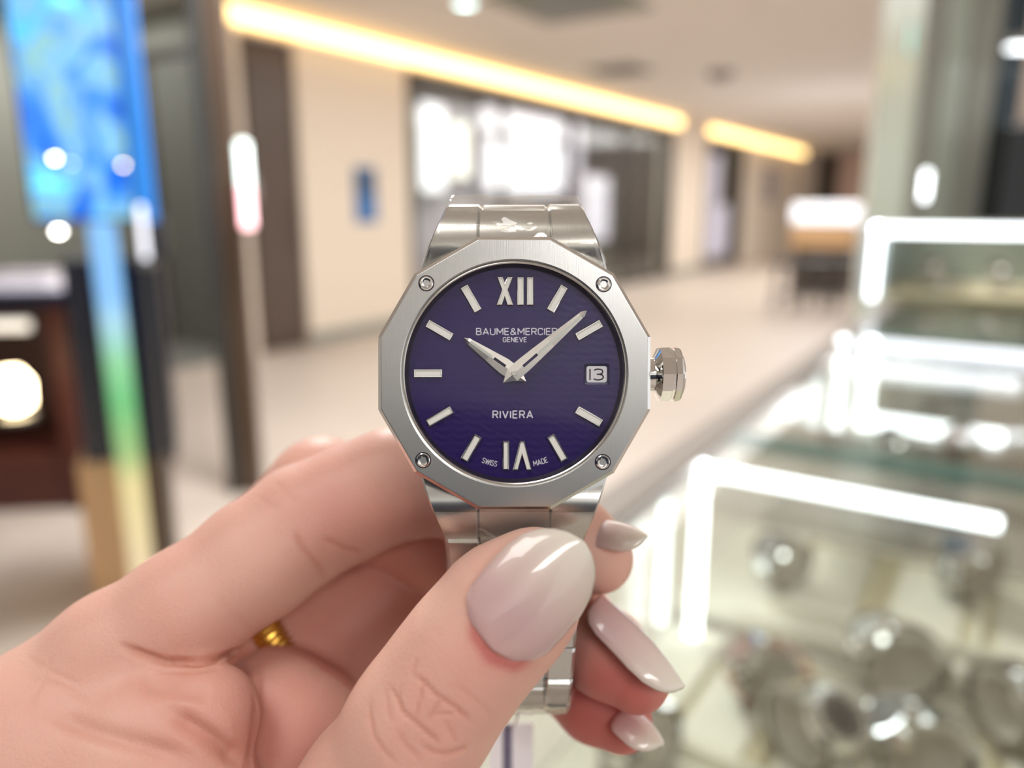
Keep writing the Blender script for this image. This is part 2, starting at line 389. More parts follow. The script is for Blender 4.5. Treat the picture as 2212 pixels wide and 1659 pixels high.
shop_unit('shop_counter', 'grey counter low behind the wide shop window', 'counter', 1250, 1330, 540, 700, M['wall_grey'], M['shop_dark'], x=XS + 1.3)
shop_unit('light_box', 'slim pale lit case behind the narrow far window', 'display', 1520, 1555, 330, 640, M['wall_grey'], M['box_lilac'], x=XS + .6)
shop_unit('shop_cabinet', 'dark cabinet right of the slim case behind the narrow far window', 'cabinet', 1558, 1600, 310, 440, M['shop_dark'], M['shop_dark'], x=XS + .6)
shop_unit('shop_table', 'white display table behind the narrow far window', 'table', 1510, 1605, 440, 700, M['white'], M['box_lilac'], x=XS + .9)
# wall sign on the cream wall
def z_at(px, py): return on_plane(px, py, 0, XW)[2]
sg = thing('wall_sign', 'small upright blue sign on the cream wall between door and shop window', 'sign', (XW, (yw(768) + yw(812)) / 2, z_at(790, 480)))
hh = (yw(812) - yw(768)) / 2; zt = z_at(790, 362) - z_at(790, 480)
mb().box(0, .02, -hh, hh, 0, zt, .004).build('panel', M['sign_blue'], sg)
mb().box(.02, .03, -hh * .9, hh * .9, zt * .52, zt * .95, .003).build('upper_panel', M['sign_dark'], sg)['label'] = 'darker blue upper half'
# globe lamps seen in the shop
def globe(px, py, x, r, label, m, group=None):
    p = on_plane(px, py, 0, x); t = thing('pendant_lamp', label, 'lamp', p, 0, group)
    mb().lathe([(r * math.sin(math.pi * k / 10) + 1e-5, -r * math.cos(math.pi * k / 10)) for k in range(11)], 16).build('bulb', m, t, 180)
    mb().tube([(0, 0, r), (0, 0, HC - p[2] + .1)], .008, 6).build('cord', M['black'], t)
globe(1385, 287, XW - .5, .04, 'bright white globe lamp hanging in the wide shop window', M['bulb'])
globe(1557, 315, XW - .5, .05, 'bright white globe lamp hanging in the narrow far window', M['bulb'])
globe(1160, 236, XS + .6, .10, 'soft warm lamp high in the shop above the bright panel', mat('soft_warm_glow', 'ffe6c0', .5, emit='f2cf9c', es=.75))
# far end
def flat_board(name, label, cat, p0, p1, pt, pb, Y, m, th=.06):
    a, b = on_plane(p0, (pt + pb) / 2, 1, Y), on_plane(p1, (pt + pb) / 2, 1, Y)
    z0, z1 = on_plane((p0 + p1) / 2, pb, 1, Y)[2], on_plane((p0 + p1) / 2, pt, 1, Y)[2]
    t = thing(name, label, cat, ((a[0] + b[0]) / 2, Y, z0)); hx = (b[0] - a[0]) / 2
    mb().box(-hx, hx, -th, 0, 0, z1 - z0, .008).build('board', m, t)
    mb().box(-hx * .96, hx * .96, -th - .01, -th, (z1 - z0) * .03, (z1 - z0) * .97, .003).build('face', m, t)
    return t
flat_board('wall_panel', 'brown wall panel at the far end of the corridor', 'panel', 1722, 1808, 320, 440, 25.7, M['shop_dark'])
flat_board('poster', 'pale pink poster right of the brown panel at the far end', 'poster', 1812, 1868, 318, 440, 25.6, M['pink'])
t = thing('wall_poster', 'narrow dark poster on the far cream wall', 'poster', (XW, yw(1660), z_at(1660, 435)))
mb().box(0, .03, yw(1648) - yw(1660), yw(1672) - yw(1660), 0, z_at(1660, 360) - z_at(1660, 435), .006).build('frame', M['wall_dark'], t)
mb().box(.03, .036, (yw(1648) - yw(1660)) * .9, (yw(1672) - yw(1660)) * .9, .03, z_at(1660, 360) - z_at(1660, 435) - .03).build('print', M['lilac'], t)
# far island counter and stools
p = on_plane(1760, 640, 2, 0); ic = thing('island_counter', 'far island counter with glowing white top and wood front', 'counter', (p[0], p[1], 0))
pl, pr = on_plane(1700, 600, 1, p[1])[0] - p[0], on_plane(1840, 600, 1, p[1])[0] - p[0]
zt1, zt2, zb2 = on_plane(1760, 440, 1, p[1])[2], on_plane(1760, 482, 1, p[1])[2], on_plane(1760, 535, 1, p[1])[2]
mb().box(pl, pr, 0, .8, zt2, zt1, .02).build('lit_top', mat('lit_top', 'ffffff', .4, emit='eef4ff', es=.9), ic)
mb().box(pl, pr, .02, .78, zb2, zt2, .01).build('wood_front', M['wood'], ic)
mb().box(pl + .05, pr - .05, .1, .75, 0, zb2).build('body', M['shop_dark'], ic)
def stool(x, y, label, h=.62):
    t = thing('bar_stool', label, 'stool', (x, y, 0), 0, 'dark stools at the far counter')
    mb().lathe([(.17, h - .05), (.185, h - .03), (.18, h), (.1, h + .01)], 16, cap0=True, cap1=True).build('seat', M['black'], t, 40)
    for k in range(4):
        a = math.pi / 4 + k * math.pi / 2
        mb().tube([(.1 * math.cos(a), .1 * math.sin(a), h - .05), (.17 * math.cos(a), .17 * math.sin(a), 0)], .014, 6).build('leg', M['black'], t)
    mb().lathe([(.15, .2), (.165, .21), (.15, .22), (.14, .21), (.15, .2)], 16).build('foot_ring', M['grey'], t)
    return t
for i, px in enumerate((1690, 1757, 1824)):
    q = on_plane(px, 672, 2, 0)
    stool(q[0], q[1], ('leftmost', 'middle', 'rightmost')[i] + ' of three dark stools before the far island counter')
# ceiling fittings
def ceil_pt(px, py): return on_plane(px, py, 2, HC)
q = ceil_pt(1557, 155); t = thing('smoke_detector', 'round grey smoke detector on the ceiling', 'detector', q)
mb().lathe([(.16, 0), (.16, -.03), (.1, -.09), (.05, -.1)], 20, cap1=True).build('cap', M['grey'], t, 40)
q = ceil_pt(1338, 150); t = thing('ceiling_vent', 'flat grey vent in the ceiling left of the smoke detector', 'vent', q)
mb().box(-.32, .32, -.32, .32, -.015, 0, .004).build('frame', M['wall_grey'], t)
for k in range(4): mb().box(-.28, .28, -.25 + k * .14, -.17 + k * .14, -.03, -.015, .004).build('slat', M['grey'], t)
q = ceil_pt(1230, 2); t = thing('ceiling_cassette', 'square grey air conditioning cassette at the top of the picture', 'air conditioner', q)
mb().box(-.5, .5, -.5, .5, -.03, 0, .01).build('frame', M['wall_grey'], t)
mb().box(-.3, .3, -.3, .3, -.045, -.03, .006).build('grille', M['grey'], t)
q = ceil_pt(1005, 4); t = thing('ceiling_downlight', 'round cool white downlight at the top edge of the ceiling', 'light', q)
mb().lathe([(.09, 0), (.09, -.015), (.075, -.02)], 24).build('rim', M['white'], t)
mb().lathe([(.075, -.012), (.02, -.014)], 24, cap1=True).build('lens', M['bulb_cool'], t)
for i, (px, py, r) in enumerate(((1465, 80, .05), (1590, 190, .04), (1640, 15, .05))):
    q = ceil_pt(px, py); t = thing('ceiling_spot', ('small unlit recessed spot nearest the cassette', 'small unlit recessed spot right of the smoke detector', 'small unlit recessed spot near the cream pillar')[i], 'light', q)
    mb().lathe([(r, 0), (r, -.01), (r * .7, -.012), (r * .65, .0)], 16).build('rim', M['ceiling'], t); mb().lathe([(r * .7, -.004), (.004, -.004)], 16, cap1=True).build('lens', M['wall_grey'], t)

# ------------------------------------------------------------------ left: alcove, partition post, signage stand, side table
XA = XW - 2.0
structure(mb().box(XA - .1, XA, 1, y0 + .2, 0, HC + .1).build('wall_alcove', M['wall_grey']))
structure(mb().box(XA, XW - .3, y0 + .05, y0 + .17, 0, HC + .1).build('wall_alcove_end', M['wall_grey']))
structure(mb().box(XA, XW - .01, 1, y0 + .05, 0, .006).build('floor_alcove', M['floor_grey']))
YE = y0 + .05                               # the end wall of the alcove faces the viewer
dx0, dx1, dz = on_plane(372, 600, 1, YE)[0], on_plane(500, 600, 1, YE)[0], on_plane(420, 118, 1, YE)[2]
dx1 = min(dx1, XW - .35)
d = mb().box(dx0, dx1, YE - .04, YE, 0, dz, .01).build('door_2', mat('door_grey', '6c6d66', .5)); structure(d, 'grey door in the shadowed alcove at left')
mb().box(dx0 - .1, dx0 + .02, YE - .07, YE, 0, dz + .05, .01).build('door_frame', M['wall_dark'], d)
mb().box(dx0 - .1, dx1, YE - .07, YE, dz, dz + .09, .01).build('door_head', M['wall_dark'], d)
q = on_plane(545, 1060, 2, 0)
ps = thing('partition_post', 'tall dark bronze post of the glass partition', 'post', (q[0], q[1], 0), math.radians(33))
mb().box(-.045, .05, -.03, .03, 0, HC, .008).build('post', M['bronze'], ps)
mb().box(-.095, -.045, -.04, .04, 0, HC, .006).build('edge_trim', mat('charcoal_trim', '3b3c3b', .4), ps)
sl = thing('post_reflection', 'short upright light reflection, white above and pink below, glowing on the bronze post', 'lamp', at_depth(537, 492, 3.12), math.radians(33))  # reflected light on the post, built as a glowing tube
mb().lathe([(.004, 0), (.022, .005), (.022, .16), (.02, .162)], 12, cap0=True).build('lower_glow', mat('reflection_pink', 'ffffff', .5, emit='ffb0b8', es=3.2), sl)
mb().lathe([(.02, .162), (.022, .165), (.022, .33), (.004, .336)], 12, cap1=True).build('upper_glow', mat('reflection_white', 'ffffff', .5, emit='dff5f0', es=3.0), sl)
mb().box(-.02, .02, .02, .09, .1, .2, .004).build('bracket', M['grey'], sl)

# signage stand (screen above a navy cabinet on a pale wood plinth)
DS = 2.35
base = at_depth(262, 900, DS); SR = math.radians(33 + 22)
st = thing('screen_stand', 'signage stand with glowing blue screen over a navy cabinet and pale wood plinth', 'screen', (base[0], base[1], 0), SR)
ux = Vector((math.cos(SR), math.sin(SR), 0)); un = Vector((-math.sin(SR), math.cos(SR), 0))
def on_stand(px, py):       # local x, z on the stand's front plane
    r = ray(px, py); o = Vector((base[0], base[1], 0)); k = (o - EYE).dot(un) / r.dot(un); p = EYE + r * k
    return (p - o).dot(ux), p[2]
def sbox(pa, pb, ta, tb, y0_, y1_, name, m, parent=None, b=.006):
    mpx, mpy = (pa + pb) / 2, (ta + tb) / 2
    xa, xb = on_stand(pa, mpy)[0], on_stand(pb, mpy)[0]; zt_, zb_ = on_stand(mpx, ta)[1], on_stand(mpx, tb)[1]
    return mb().box(xa, xb, y0_, y1_, max(0, zb_), zt_, b).build(name, m, parent or st)
sc_ = sbox(22, 258, -260, 478, -.02, .03, 'screen_frame', M['navy'])
sbox(30, 250, -255, 472, -.026, -.02, 'screen', M['screen'], sc_, .002)
sbox(258, 300, -260, 480, .0, .06, 'side_glass', M['side_reflection'])
sbox(152, 362, 560, 1000, .03, .35, 'cabinet', M['navy'])
sbox(290, 352, 470, 562, .05, .35, 'cabinet_top', M['navy'])
sbox(180, 355, 1000, 1330, .04, .34, 'plinth', M['wood'])
sbox(310, 372, 990, 1330, .03, .36, 'plinth_side', M['bronze'])
o = sbox(240, 296, 480, 1330, -.03, .02, 'reflection_strip', M['reflection_gradient'])  # upright reflection on the stand, put in as a glowing strip
# small lights around the screen; the bulbs stand in for glass reflections
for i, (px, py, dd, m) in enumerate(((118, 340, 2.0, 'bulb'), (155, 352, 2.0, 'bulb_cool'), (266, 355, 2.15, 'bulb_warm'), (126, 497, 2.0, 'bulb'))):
    q = at_depth(px, py, dd); t = thing('light_spot', ('bright white reflected light on the blue screen, leftmost', 'pale cyan reflected light beside the bright white one on the screen', 'pale warm reflected light at the right edge of the blue screen', 'round white reflected light just under the blue screen')[i], 'lamp', q)
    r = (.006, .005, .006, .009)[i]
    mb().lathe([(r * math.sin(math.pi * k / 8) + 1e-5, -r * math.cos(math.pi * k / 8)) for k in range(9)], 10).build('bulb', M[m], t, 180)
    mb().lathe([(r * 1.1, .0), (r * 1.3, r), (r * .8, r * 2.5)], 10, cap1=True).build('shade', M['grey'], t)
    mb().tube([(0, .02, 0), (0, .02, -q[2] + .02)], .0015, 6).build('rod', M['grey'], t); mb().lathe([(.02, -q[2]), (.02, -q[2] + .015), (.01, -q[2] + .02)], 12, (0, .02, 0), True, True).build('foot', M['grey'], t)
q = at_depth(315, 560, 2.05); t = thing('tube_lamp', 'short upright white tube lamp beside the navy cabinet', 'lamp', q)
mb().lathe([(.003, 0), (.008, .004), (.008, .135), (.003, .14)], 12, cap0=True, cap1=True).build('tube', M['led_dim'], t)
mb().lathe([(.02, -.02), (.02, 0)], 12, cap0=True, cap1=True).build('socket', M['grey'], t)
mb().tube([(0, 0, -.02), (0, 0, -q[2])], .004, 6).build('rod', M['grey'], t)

# side table with glass top, left
TD = 3.0; SRt = math.radians(33 + 8)
tb0 = at_depth(60, 640, TD); tt = thing('display_table', 'dark display table with pale glass top at the left edge', 'table', (tb0[0], tb0[1], 0), SRt)
ztb = at_depth(60, 632, TD)[2]
mb().box(-.9, .27, -.02, .75, ztb - .05, ztb, .006).build('table_top', M['navy'], tt)
mb().box(-.9, .26, -.0, .74, ztb, ztb + .012, .003).build('glass_top', mat('pale_glass', 'b8b6cc', .12), tt)
for (x, y) in ((.02, .06), (-.8, .06), (.2, .66), (-.8, .66)):
    mb().box(x, x + .08, y, y + .08, 0, ztb - .05, .006).build('leg', M['wood_red'], tt)
mb().box(-.85, .02, .08, .66, .0, .25, .01).build('low_shelf', M['wood_red'], tt)
mb().box(-.85, .1, .55, .7, .25, ztb - .06, .01).build('back_panel', mat('back_brown', '4a332a', .5), tt)
lb = mb().tube([(-.9, .02, ztb - .13), (-.02, .02, ztb - .13)], .022, 12).build('under_light', mat('under_light', 'ffffff', .4, emit='e8e2d4', es=.7), tt)
q = at_depth(28, 845, 2.75); t = thing('table_lamp', 'bright warm lamp under the dark display table', 'lamp', q, SRt)
mb().lathe([(.02, -.07), (.055, -.05), (.06, .03), (.03, .075)], 14, cap0=True, cap1=True).build('shade', M['bulb_warm'], t)
mb().lathe([(.06, -.10), (.06, -.085), (.012, -.08), (.012, -.065)], 14, cap0=True).build('foot', M['grey'], t)
for i, (x, y, wx, wy, h) in enumerate(((-.12, .3, .13, .12, .05), (-.42, .2, .12, .1, .09), (.15, .5, .08, .12, .04))):
    p = tt.matrix_basis @ Vector((x, y, ztb + .012))
    t = thing('display_tray', ('long pale tray in the middle of the glass table top', 'taller pale tray at the left of the glass table top', 'small pale tray at the right end of the glass table top')[i], 'tray', p, SRt)
    mb().box(-wx, wx, -wy, wy, 0, h * .5, .006).build('base', M['white'], t); mb().box(-wx * .9, wx * .9, -wy * .9, wy * .9, h * .5, h, .006).build('cushion', M['lilac'], t)

# ------------------------------------------------------------------ right: back of shop, pillar, display counter
def far_box(name, label, cat, pa, pb, ztop, zbot, d, m, th=.2, parts=()):
    a, b = at_depth(pa, 450, d), at_depth(pb, 450, d); c = (a + b) / 2; hx = (b - a).length / 2
    t = thing(name, label, cat, (c[0], c[1], zbot), math.radians(33))
    mb().box(-hx, hx, 0, th, 0, ztop - zbot, .008).build('panel', m, t)
    for (x0, x1, zz0, zz1, mm, nm) in parts:
        mb().box(-hx + 2 * hx * x0, -hx + 2 * hx * x1, -.02, 0, (ztop - zbot) * zz0, (ztop - zbot) * zz1, .004).build(nm, mm, t)
    return t
q = at_depth(1905, 450, 5.2)
structure(mb().box(q[0] - .13, q[0] + .13, q[1], q[1] + .3, 0, HC).build('wall_pillar', M['wall']))
bc = far_box('tall_display_case', 'tall grey green glass display case behind the counter at right', 'display case', 1948, 2172, HC, 0, 3.6, M['green_grey'], .4,
    ((.02, .2, .1, .97, M['wall_grey'], 'door_panel'), (.22, .45, .1, .93, M['green_grey'], 'door_panel'), (.47, .72, .1, .97, M['wall_grey'], 'door_panel'), (.74, .98, .1, .9, M['teal_dark'], 'door_panel'), (.02, .98, .965, .985, M['shop_dark'], 'rail')))
far_box('black_panel', 'tall black glossy panel at the right edge', 'panel', 2150, 2330, on_plane(2190, 190, 1, 2.8)[2], 0, 3.3, M['black_gloss'], .1)
t = thing('sign_light', 'upright teal lit sign on the edge of the tall display case', 'sign', at_depth(1968, 122, 3.55), math.radians(33))
mb().box(-.03, .03, -.02, .02, 0, .14, .006).build('housing', M['grey'], t); mb().box(-.026, .026, -.026, -.02, .006, .134, .002).build('lit_face', M['teal_led'], t)
q = at_depth(2205, 100, 3.2); t = thing('ceiling_light_bar', 'white light bar at the top right corner', 'light', q, math.radians(33))
mb().box(-.05, .3, -.03, .03, 0, .04, .008).build('housing', M['grey'], t); mb().box(-.045, .295, -.028, .028, -.012, 0, .004).build('diffuser', M['led'], t)
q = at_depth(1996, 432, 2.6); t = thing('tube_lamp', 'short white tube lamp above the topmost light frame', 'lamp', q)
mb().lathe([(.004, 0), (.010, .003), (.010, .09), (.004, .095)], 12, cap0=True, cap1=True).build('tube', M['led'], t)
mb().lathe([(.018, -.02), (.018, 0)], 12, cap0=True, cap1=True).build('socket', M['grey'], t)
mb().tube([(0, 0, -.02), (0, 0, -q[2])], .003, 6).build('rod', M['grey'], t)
for i, (px, py, dd) in enumerate(((1847, 488, 2.2), (1708, 840, 1.05))):
    q = at_depth(px, py, dd); t = thing('light_spot', ('small pale bulb left of the topmost light frame', 'small pale bulb on the dark counter edge')[i], 'lamp', q)
    if i == 0: mb().tube([(0, 0, -.004), (0, 0, -q[2])], .0015, 6).build('rod', M['grey'], t)
    r = .004; mb().lathe([(r * math.sin(math.pi * k / 8) + 1e-5, -r * math.cos(math.pi * k / 8)) for k in range(9)], 10).build('bulb', mat('pale_bulb', 'ffffff', .4, emit='e6ecff', es=3.0), t, 180)
    mb().lathe([(r * 1.1, 0), (r * 1.4, -r), (r * .8, -2.5 * r)], 10, cap1=True).build('socket', M['grey'], t)

ZT, ZF, XL, XR = 1.06, .905, -.215, .10      # glass top, display floor, left and right side
YA, YB, YC = .561, 1.20, 1.78                # where the lit frames stand
dc = thing('display_counter', 'long glass display counter with cream lining running back at right', 'counter', (0, 0, 0))
mb().box(XL, XR, .14, 3.0, 0, ZF, .005).build('body', mat('counter_body', 'a49c90', .6), dc)
mb().box(XL + .006, XR - .006, .145, YA + .01, ZF, ZF + .002).build('floor_liner', M['cream'], dc)
mb().box(XL, XR, .14, 3.0, ZT - .008, ZT).build('glass_top', M['glass'], dc)
for (a, b) in ((.14, YA), (YA, YB), (YB, 3.0)): mb().box(XL, XL + .005, a, b - .004, ZF, ZT - .009).build('side_pane', M['glass'], dc)
mb().box(XL - .004, XL + .028, .14, 3.0, ZT - .014, ZT + .002, .002).build('edge_rail', mat('taupe_rail', '8b827a', .4, .2), dc)
mb().box(XL + .012, XR, YA + .075, YA + .088, ZT - .012, ZT + .001, .002).build('glass_edge', M['glass_edge'], dc)
mb().box(XL + .012, XR, YB + .09, YB + .1, ZT - .012, ZT + .001, .002).build('glass_edge', M['glass_edge'], dc)
mb().box(XL + .004, XR, YA + .03, YA + .22, ZF, ZF + .018, .003).build('riser', M['cream'], dc)
mb().box(XL + .004, XR, YB - .05, YB + .3, ZF, ZF + .03, .003).build('riser', mat('taupe_lining', '9c948a', .6), dc)
mb().box(XR - .004, XR, .14, 3.0, ZF, ZT, ).build('back_board', mat('back_board', 'b9b4a6', .6), dc)

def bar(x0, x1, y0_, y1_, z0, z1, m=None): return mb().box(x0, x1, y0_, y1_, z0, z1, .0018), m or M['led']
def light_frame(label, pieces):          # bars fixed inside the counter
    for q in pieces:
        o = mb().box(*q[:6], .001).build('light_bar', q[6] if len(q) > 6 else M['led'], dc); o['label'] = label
e = .004
def xa(px, py, Y): return on_plane(px, py, 1, Y)
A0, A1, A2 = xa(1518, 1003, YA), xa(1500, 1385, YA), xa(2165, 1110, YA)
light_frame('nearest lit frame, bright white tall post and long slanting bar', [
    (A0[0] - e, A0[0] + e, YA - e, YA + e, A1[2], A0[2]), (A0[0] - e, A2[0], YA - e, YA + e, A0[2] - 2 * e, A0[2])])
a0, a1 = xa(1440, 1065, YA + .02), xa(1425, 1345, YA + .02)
light_frame('single bright reflection post left of the nearest lit frame', [(a0[0] - .003, a0[0] + .003, YA + .017, YA + .023, a1[2], a0[2])])  # reflection in the glass, built as a glowing post
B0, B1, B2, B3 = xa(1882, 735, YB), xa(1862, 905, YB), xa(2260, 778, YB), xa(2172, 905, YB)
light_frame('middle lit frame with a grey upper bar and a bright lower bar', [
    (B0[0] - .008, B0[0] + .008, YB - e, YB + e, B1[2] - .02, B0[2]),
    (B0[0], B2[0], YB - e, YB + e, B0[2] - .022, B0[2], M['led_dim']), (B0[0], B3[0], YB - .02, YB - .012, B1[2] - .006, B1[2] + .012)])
for i, (px, t_, b_) in enumerate(((1824, 730, 928), (1778, 772, 925))):  # reflections in the glass, built as two glowing posts
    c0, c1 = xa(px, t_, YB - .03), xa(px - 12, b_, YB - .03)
    light_frame(('bright reflection post just left of the middle lit frame', 'thin bright reflection post farthest left of the middle lit frame')[i], [(c0[0] - .006 + .003 * i, c0[0] + .006 - .003 * i, YB - .034, YB - .026, c1[2], c0[2])])
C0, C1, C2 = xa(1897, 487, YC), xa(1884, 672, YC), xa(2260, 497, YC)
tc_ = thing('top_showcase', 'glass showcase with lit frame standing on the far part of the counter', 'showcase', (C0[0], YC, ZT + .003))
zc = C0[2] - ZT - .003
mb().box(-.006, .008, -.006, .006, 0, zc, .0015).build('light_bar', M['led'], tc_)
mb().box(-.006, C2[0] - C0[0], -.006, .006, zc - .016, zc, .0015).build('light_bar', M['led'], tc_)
mb().box(.02, C2[0] - C0[0], 0, .004, .0, zc - .016).build('front_pane', M['glass'], tc_)
mb().box(-.03, .02, .02, .5, 0, zc, .002).build('side_panel', mat('side_panel', '9aa3a3', .3), tc_)
mb().box(.02, C2[0] - C0[0], .4, .42, 0, zc).build('back_panel', M['green_grey'], tc_)
mb().box(.02, C2[0] - C0[0], .01, .4, 0, .012).build('base', M['cream2'], tc_)

# watches on cuffs in the trays
def watch_on_cuff(label, dial, band, s=1.0):
    t = thing('display_watch', label, 'watch', (0, 0, 0), 0)
    band_m, dial_m = M[band], dial
    n = 40; R, Rz, wd = .029 * s, .024 * s, .0095 * s
    for k in range(14):                              # bracelet links round the cuff
        a0_, a1_ = 2 * math.pi * (k + .06) / 14, 2 * math.pi * (k + .94) / 14
        V = []
        for a_ in (a0_, (a0_ + a1_) / 2, a1_):
            for rr in (1.0, 1.1):
                for x in (-wd, wd): V.append((x, R * rr * math.cos(a_), Rz + Rz * rr * math.sin(a_) + .002))
        Fc = []
        for b_ in (0, 4): Fc += [(b_, b_ + 1, b_ + 5, b_ + 4), (b_ + 2, b_ + 6, b_ + 7, b_ + 3), (b_, b_ + 4, b_ + 6, b_ + 2), (b_ + 1, b_ + 3, b_ + 7, b_ + 5)]
        Fc += [(0, 2, 3, 1), (8, 9, 11, 10)]
        put('link', V, Fc, band_m, t)
    mb().lathe([(.001, -.003 * s), (.015 * s, -.003 * s), (.02 * s, -.010 * s), (.0235 * s, -.009 * s), (.0235 * s, .009 * s), (.02 * s, .010 * s), (.015 * s, .003 * s), (.001, .003 * s)], 20, (0, 0, Rz + .002), ax='x').build('cuff', M['cuff'], t, 60)
    ang = math.radians(52); rot = Matrix.Translation((0, -R * 1.08 * math.cos(ang), Rz + Rz * 1.12 * math.sin(ang))) @ Matrix.Rotation(math.radians(90) - ang, 4, 'X')
    def lth(prof, nm, m, cap=False):
        b_ = mb().lathe([(r * s, z * s) for r, z in prof], 24, cap0=True, cap1=True); b_.V = [tuple(rot @ Vector(v)) for v in b_.V]; b_.build(nm, m, t, 40)
    lth([(.015, -.003), (.019, 0), (.019, .004), (.016, .007)], 'case', M['steel_polish'])
    lth([(.016, .0071), (.0155, .0085), (.0125, .0082), (.0120, .0072)], 'bezel', M['steel_polish'])
    lth([(.0122, .0071), (.0122, .0075)], 'dial', dial_m)
    for k in range(12):
        a_ = k * math.pi / 6; b_ = mb().box(.0085 * s, .011 * s, -.0005 * s, .0005 * s, .0075 * s, .0079 * s); b_.V = [tuple(rot @ Matrix.Rotation(a_, 4, 'Z') @ Vector(v)) for v in b_.V]; b_.build('marker', M['steel_polish'], t)
    b_ = mb().box(.018 * s, .024 * s, -.003 * s, .003 * s, 0, .005 * s, .0008); b_.V = [tuple(rot @ Vector(v)) for v in b_.V]; b_.build('crown', M['steel_polish'], t)
    return t
D1, D2, D3, D4 = (mat('dial_silver', 'b0aeaa', .3), mat('dial_charcoal', '4a4642', .25), mat('dial_blush', 'd8b4a8', .3), mat('dial_blue_grey', '5c6678', .25))
M['cuff'] = mat('cuff_velvet', 'c4bcb0', .8)
M['steel_disp'] = mat('steel_display', 'd2d0cd', .12, 1.0); M['two_tone'] = mat('rose_steel', 'd8b4a0', .2, 1.0)
spots = [  # px, py, z, dial, band, yaw, scale, label
    (1655, 1520, ZF + .008, D3, 'two_tone', -50, .9, 'rose toned watch on a cuff at the left end of the near tray'),
    (1738, 1655, ZF + .008, D2, 'steel_disp', 55, 1.0, 'steel watch on a cuff at the bottom of the picture, left of two'),
    (1935, 1500, ZF + .008, D1, 'steel_disp', -65, 1.0, 'silver steel watch on a cuff in the middle of the near tray'),
    (1975, 1705, ZF + .008, D2, 'steel_disp', -60, 1.0, 'steel watch on a cuff at the bottom of the picture, right of two'),
    (2175, 1600, ZF + .010, D1, 'steel_disp', 40, 1.0, 'silver steel watch on a cuff near the right edge of the near tray'),
    (1385, 1690, ZF + .008, D4, 'steel_disp', -10, 1.0, 'blurred steel watch below the fingertips'),
    (1690, 1270, ZF + .02, D1, 'steel_disp', -25, .9, 'silver watch lying behind the nearest lit frame, left'),
    (2090, 1290, ZF + .02, D4, 'steel_disp', -30, 1.05, 'shiny steel watch behind the nearest lit frame, right'),
    (1930, 1020, ZF + .033, D2, 'steel_disp', -20, 1.0, 'steel watch under the middle lit frame, left of two'),
    (2075, 1020, ZF + .033, D3, 'two_tone', -20, 1.0, 'rose steel watch under the middle lit frame, right of two'),
    (2010, 640, ZT + .0156, D2, 'steel_disp', -15, 1.1, 'steel watch in the top showcase, left of two'),
    (2150, 650, ZT + .0156, D2, 'steel_disp', -15, 1.1, 'dark dial steel watch in the top showcase, right of two'),
]
protos = {}
for px, py, z, dm, band, yaw, s, lab in spots:
    p = on_plane(px, py, 2, z); k = (dm.name, band, s)
    if p[1] > YC - .1: p = on_plane(px, py + 10, 1, YC + .2); p[2] = z
    if k in protos: o = dup(protos[k], p, math.radians(yaw), lab)
    else: o = protos[k] = watch_on_cuff(lab, dm, band, s); o.location = p; o.rotation_euler = (0, 0, math.radians(yaw))
    o['group'] = 'watches on cuffs in the display counter'
def tray(x0, x1, ya_, yb_, z, label, cells, h=.007):
    t = thing('display_tray', label, 'tray', (x0, ya_, z)); W_, D_ = x1 - x0, yb_ - ya_
    mb().box(0, W_, 0, D_, 0, .002).build('bottom', M['cream2'], t)
    for i in range(cells + 1):
        x = W_ * i / cells; mb().box(x - .003, x + .003, 0, D_, .002, h, .001).build('divider', M['cream2'] if i % 2 else M['cream'], t)
    for y in (0, D_): mb().box(0, W_, y - .003, y + .003, .002, h + .002, .001).build('rim', M['cream'], t)
    for i in range(cells): mb().box(W_ * (i + .15) / cells, W_ * (i + .85) / cells, D_ * .06, D_ * .94, .002, .005, .001).build('cushion', M['cream'], t)
tray(-.16, .085, .42, .56, ZF + .003, 'near cream tray with divided cells holding watches', 4)
tray(-.14, .085, .615, .76, ZF + .019, 'cream tray on the riser behind the nearest lit frame', 3)
tray(-.18, .085, .19, .40, ZF + .003, 'nearest cream tray at the bottom edge, below the hand', 4)

# ------------------------------------------------------------------ the watch in the hand (local frame: x right, y up, z to the viewer, millimetres)
D0 = 102.0; WPX, WPY = 1111.0, 806.0
def L3(px, py, d):   # pixel and depth in mm -> local mm
    return ((px - CX) * d - (WPX - CX) * D0) / F, (-(py - CY) * d + (WPY - CY) * D0) / F, D0 - d
ANCH = Vector(((WPX - CX) / F * D0 / 1000, -(WPY - CY) / F * D0 / 1000, -D0 / 1000))
WM = MC @ Matrix.Translation(ANCH)
def mm(V): return [(v[0] / 1000, v[1] / 1000, v[2] / 1000) for v in V]
wt = thing('wristwatch', 'steel wristwatch with twelve sided bezel and purple dial held up in the hand', 'watch')
wt.matrix_world = WM
def wput(name, b, m, smooth=None, parent=None): return put(name, mm(b.V), b.F, m, parent or wt, smooth)
S = D0 / F
def dodec(a, z, n=192):
    q = []
    for i in range(n):
        th = 2 * math.pi * i / n; k = math.radians(30); r = a / math.cos(th - round(th / k) * k); q.append((r * math.cos(th), r * math.sin(th), z))
    return q
def circ(r, z, n=192): return [(r * math.cos(2 * math.pi * i / n), r * math.sin(2 * math.pi * i / n), z) for i in range(n)]
b = mb().loft([circ(14.75, -.9), circ(14.9, -.25), circ(15.0, -.06), circ(15.15, .0), dodec(17.62, .0), dodec(17.7, -.02)])
wput('bezel', b, M['steel_brushed'], 5)
bez = wt.children[-1]
b = mb().loft([dodec(17.7, -.02), dodec(18.12, -.42), dodec(18.12, -2.4), dodec(17.6, -2.6), circ(14, -2.6)])
wput('bezel_edge', b, M['steel_polish'], 10, bez)['label'] = 'polished bevelled edge of the bezel'
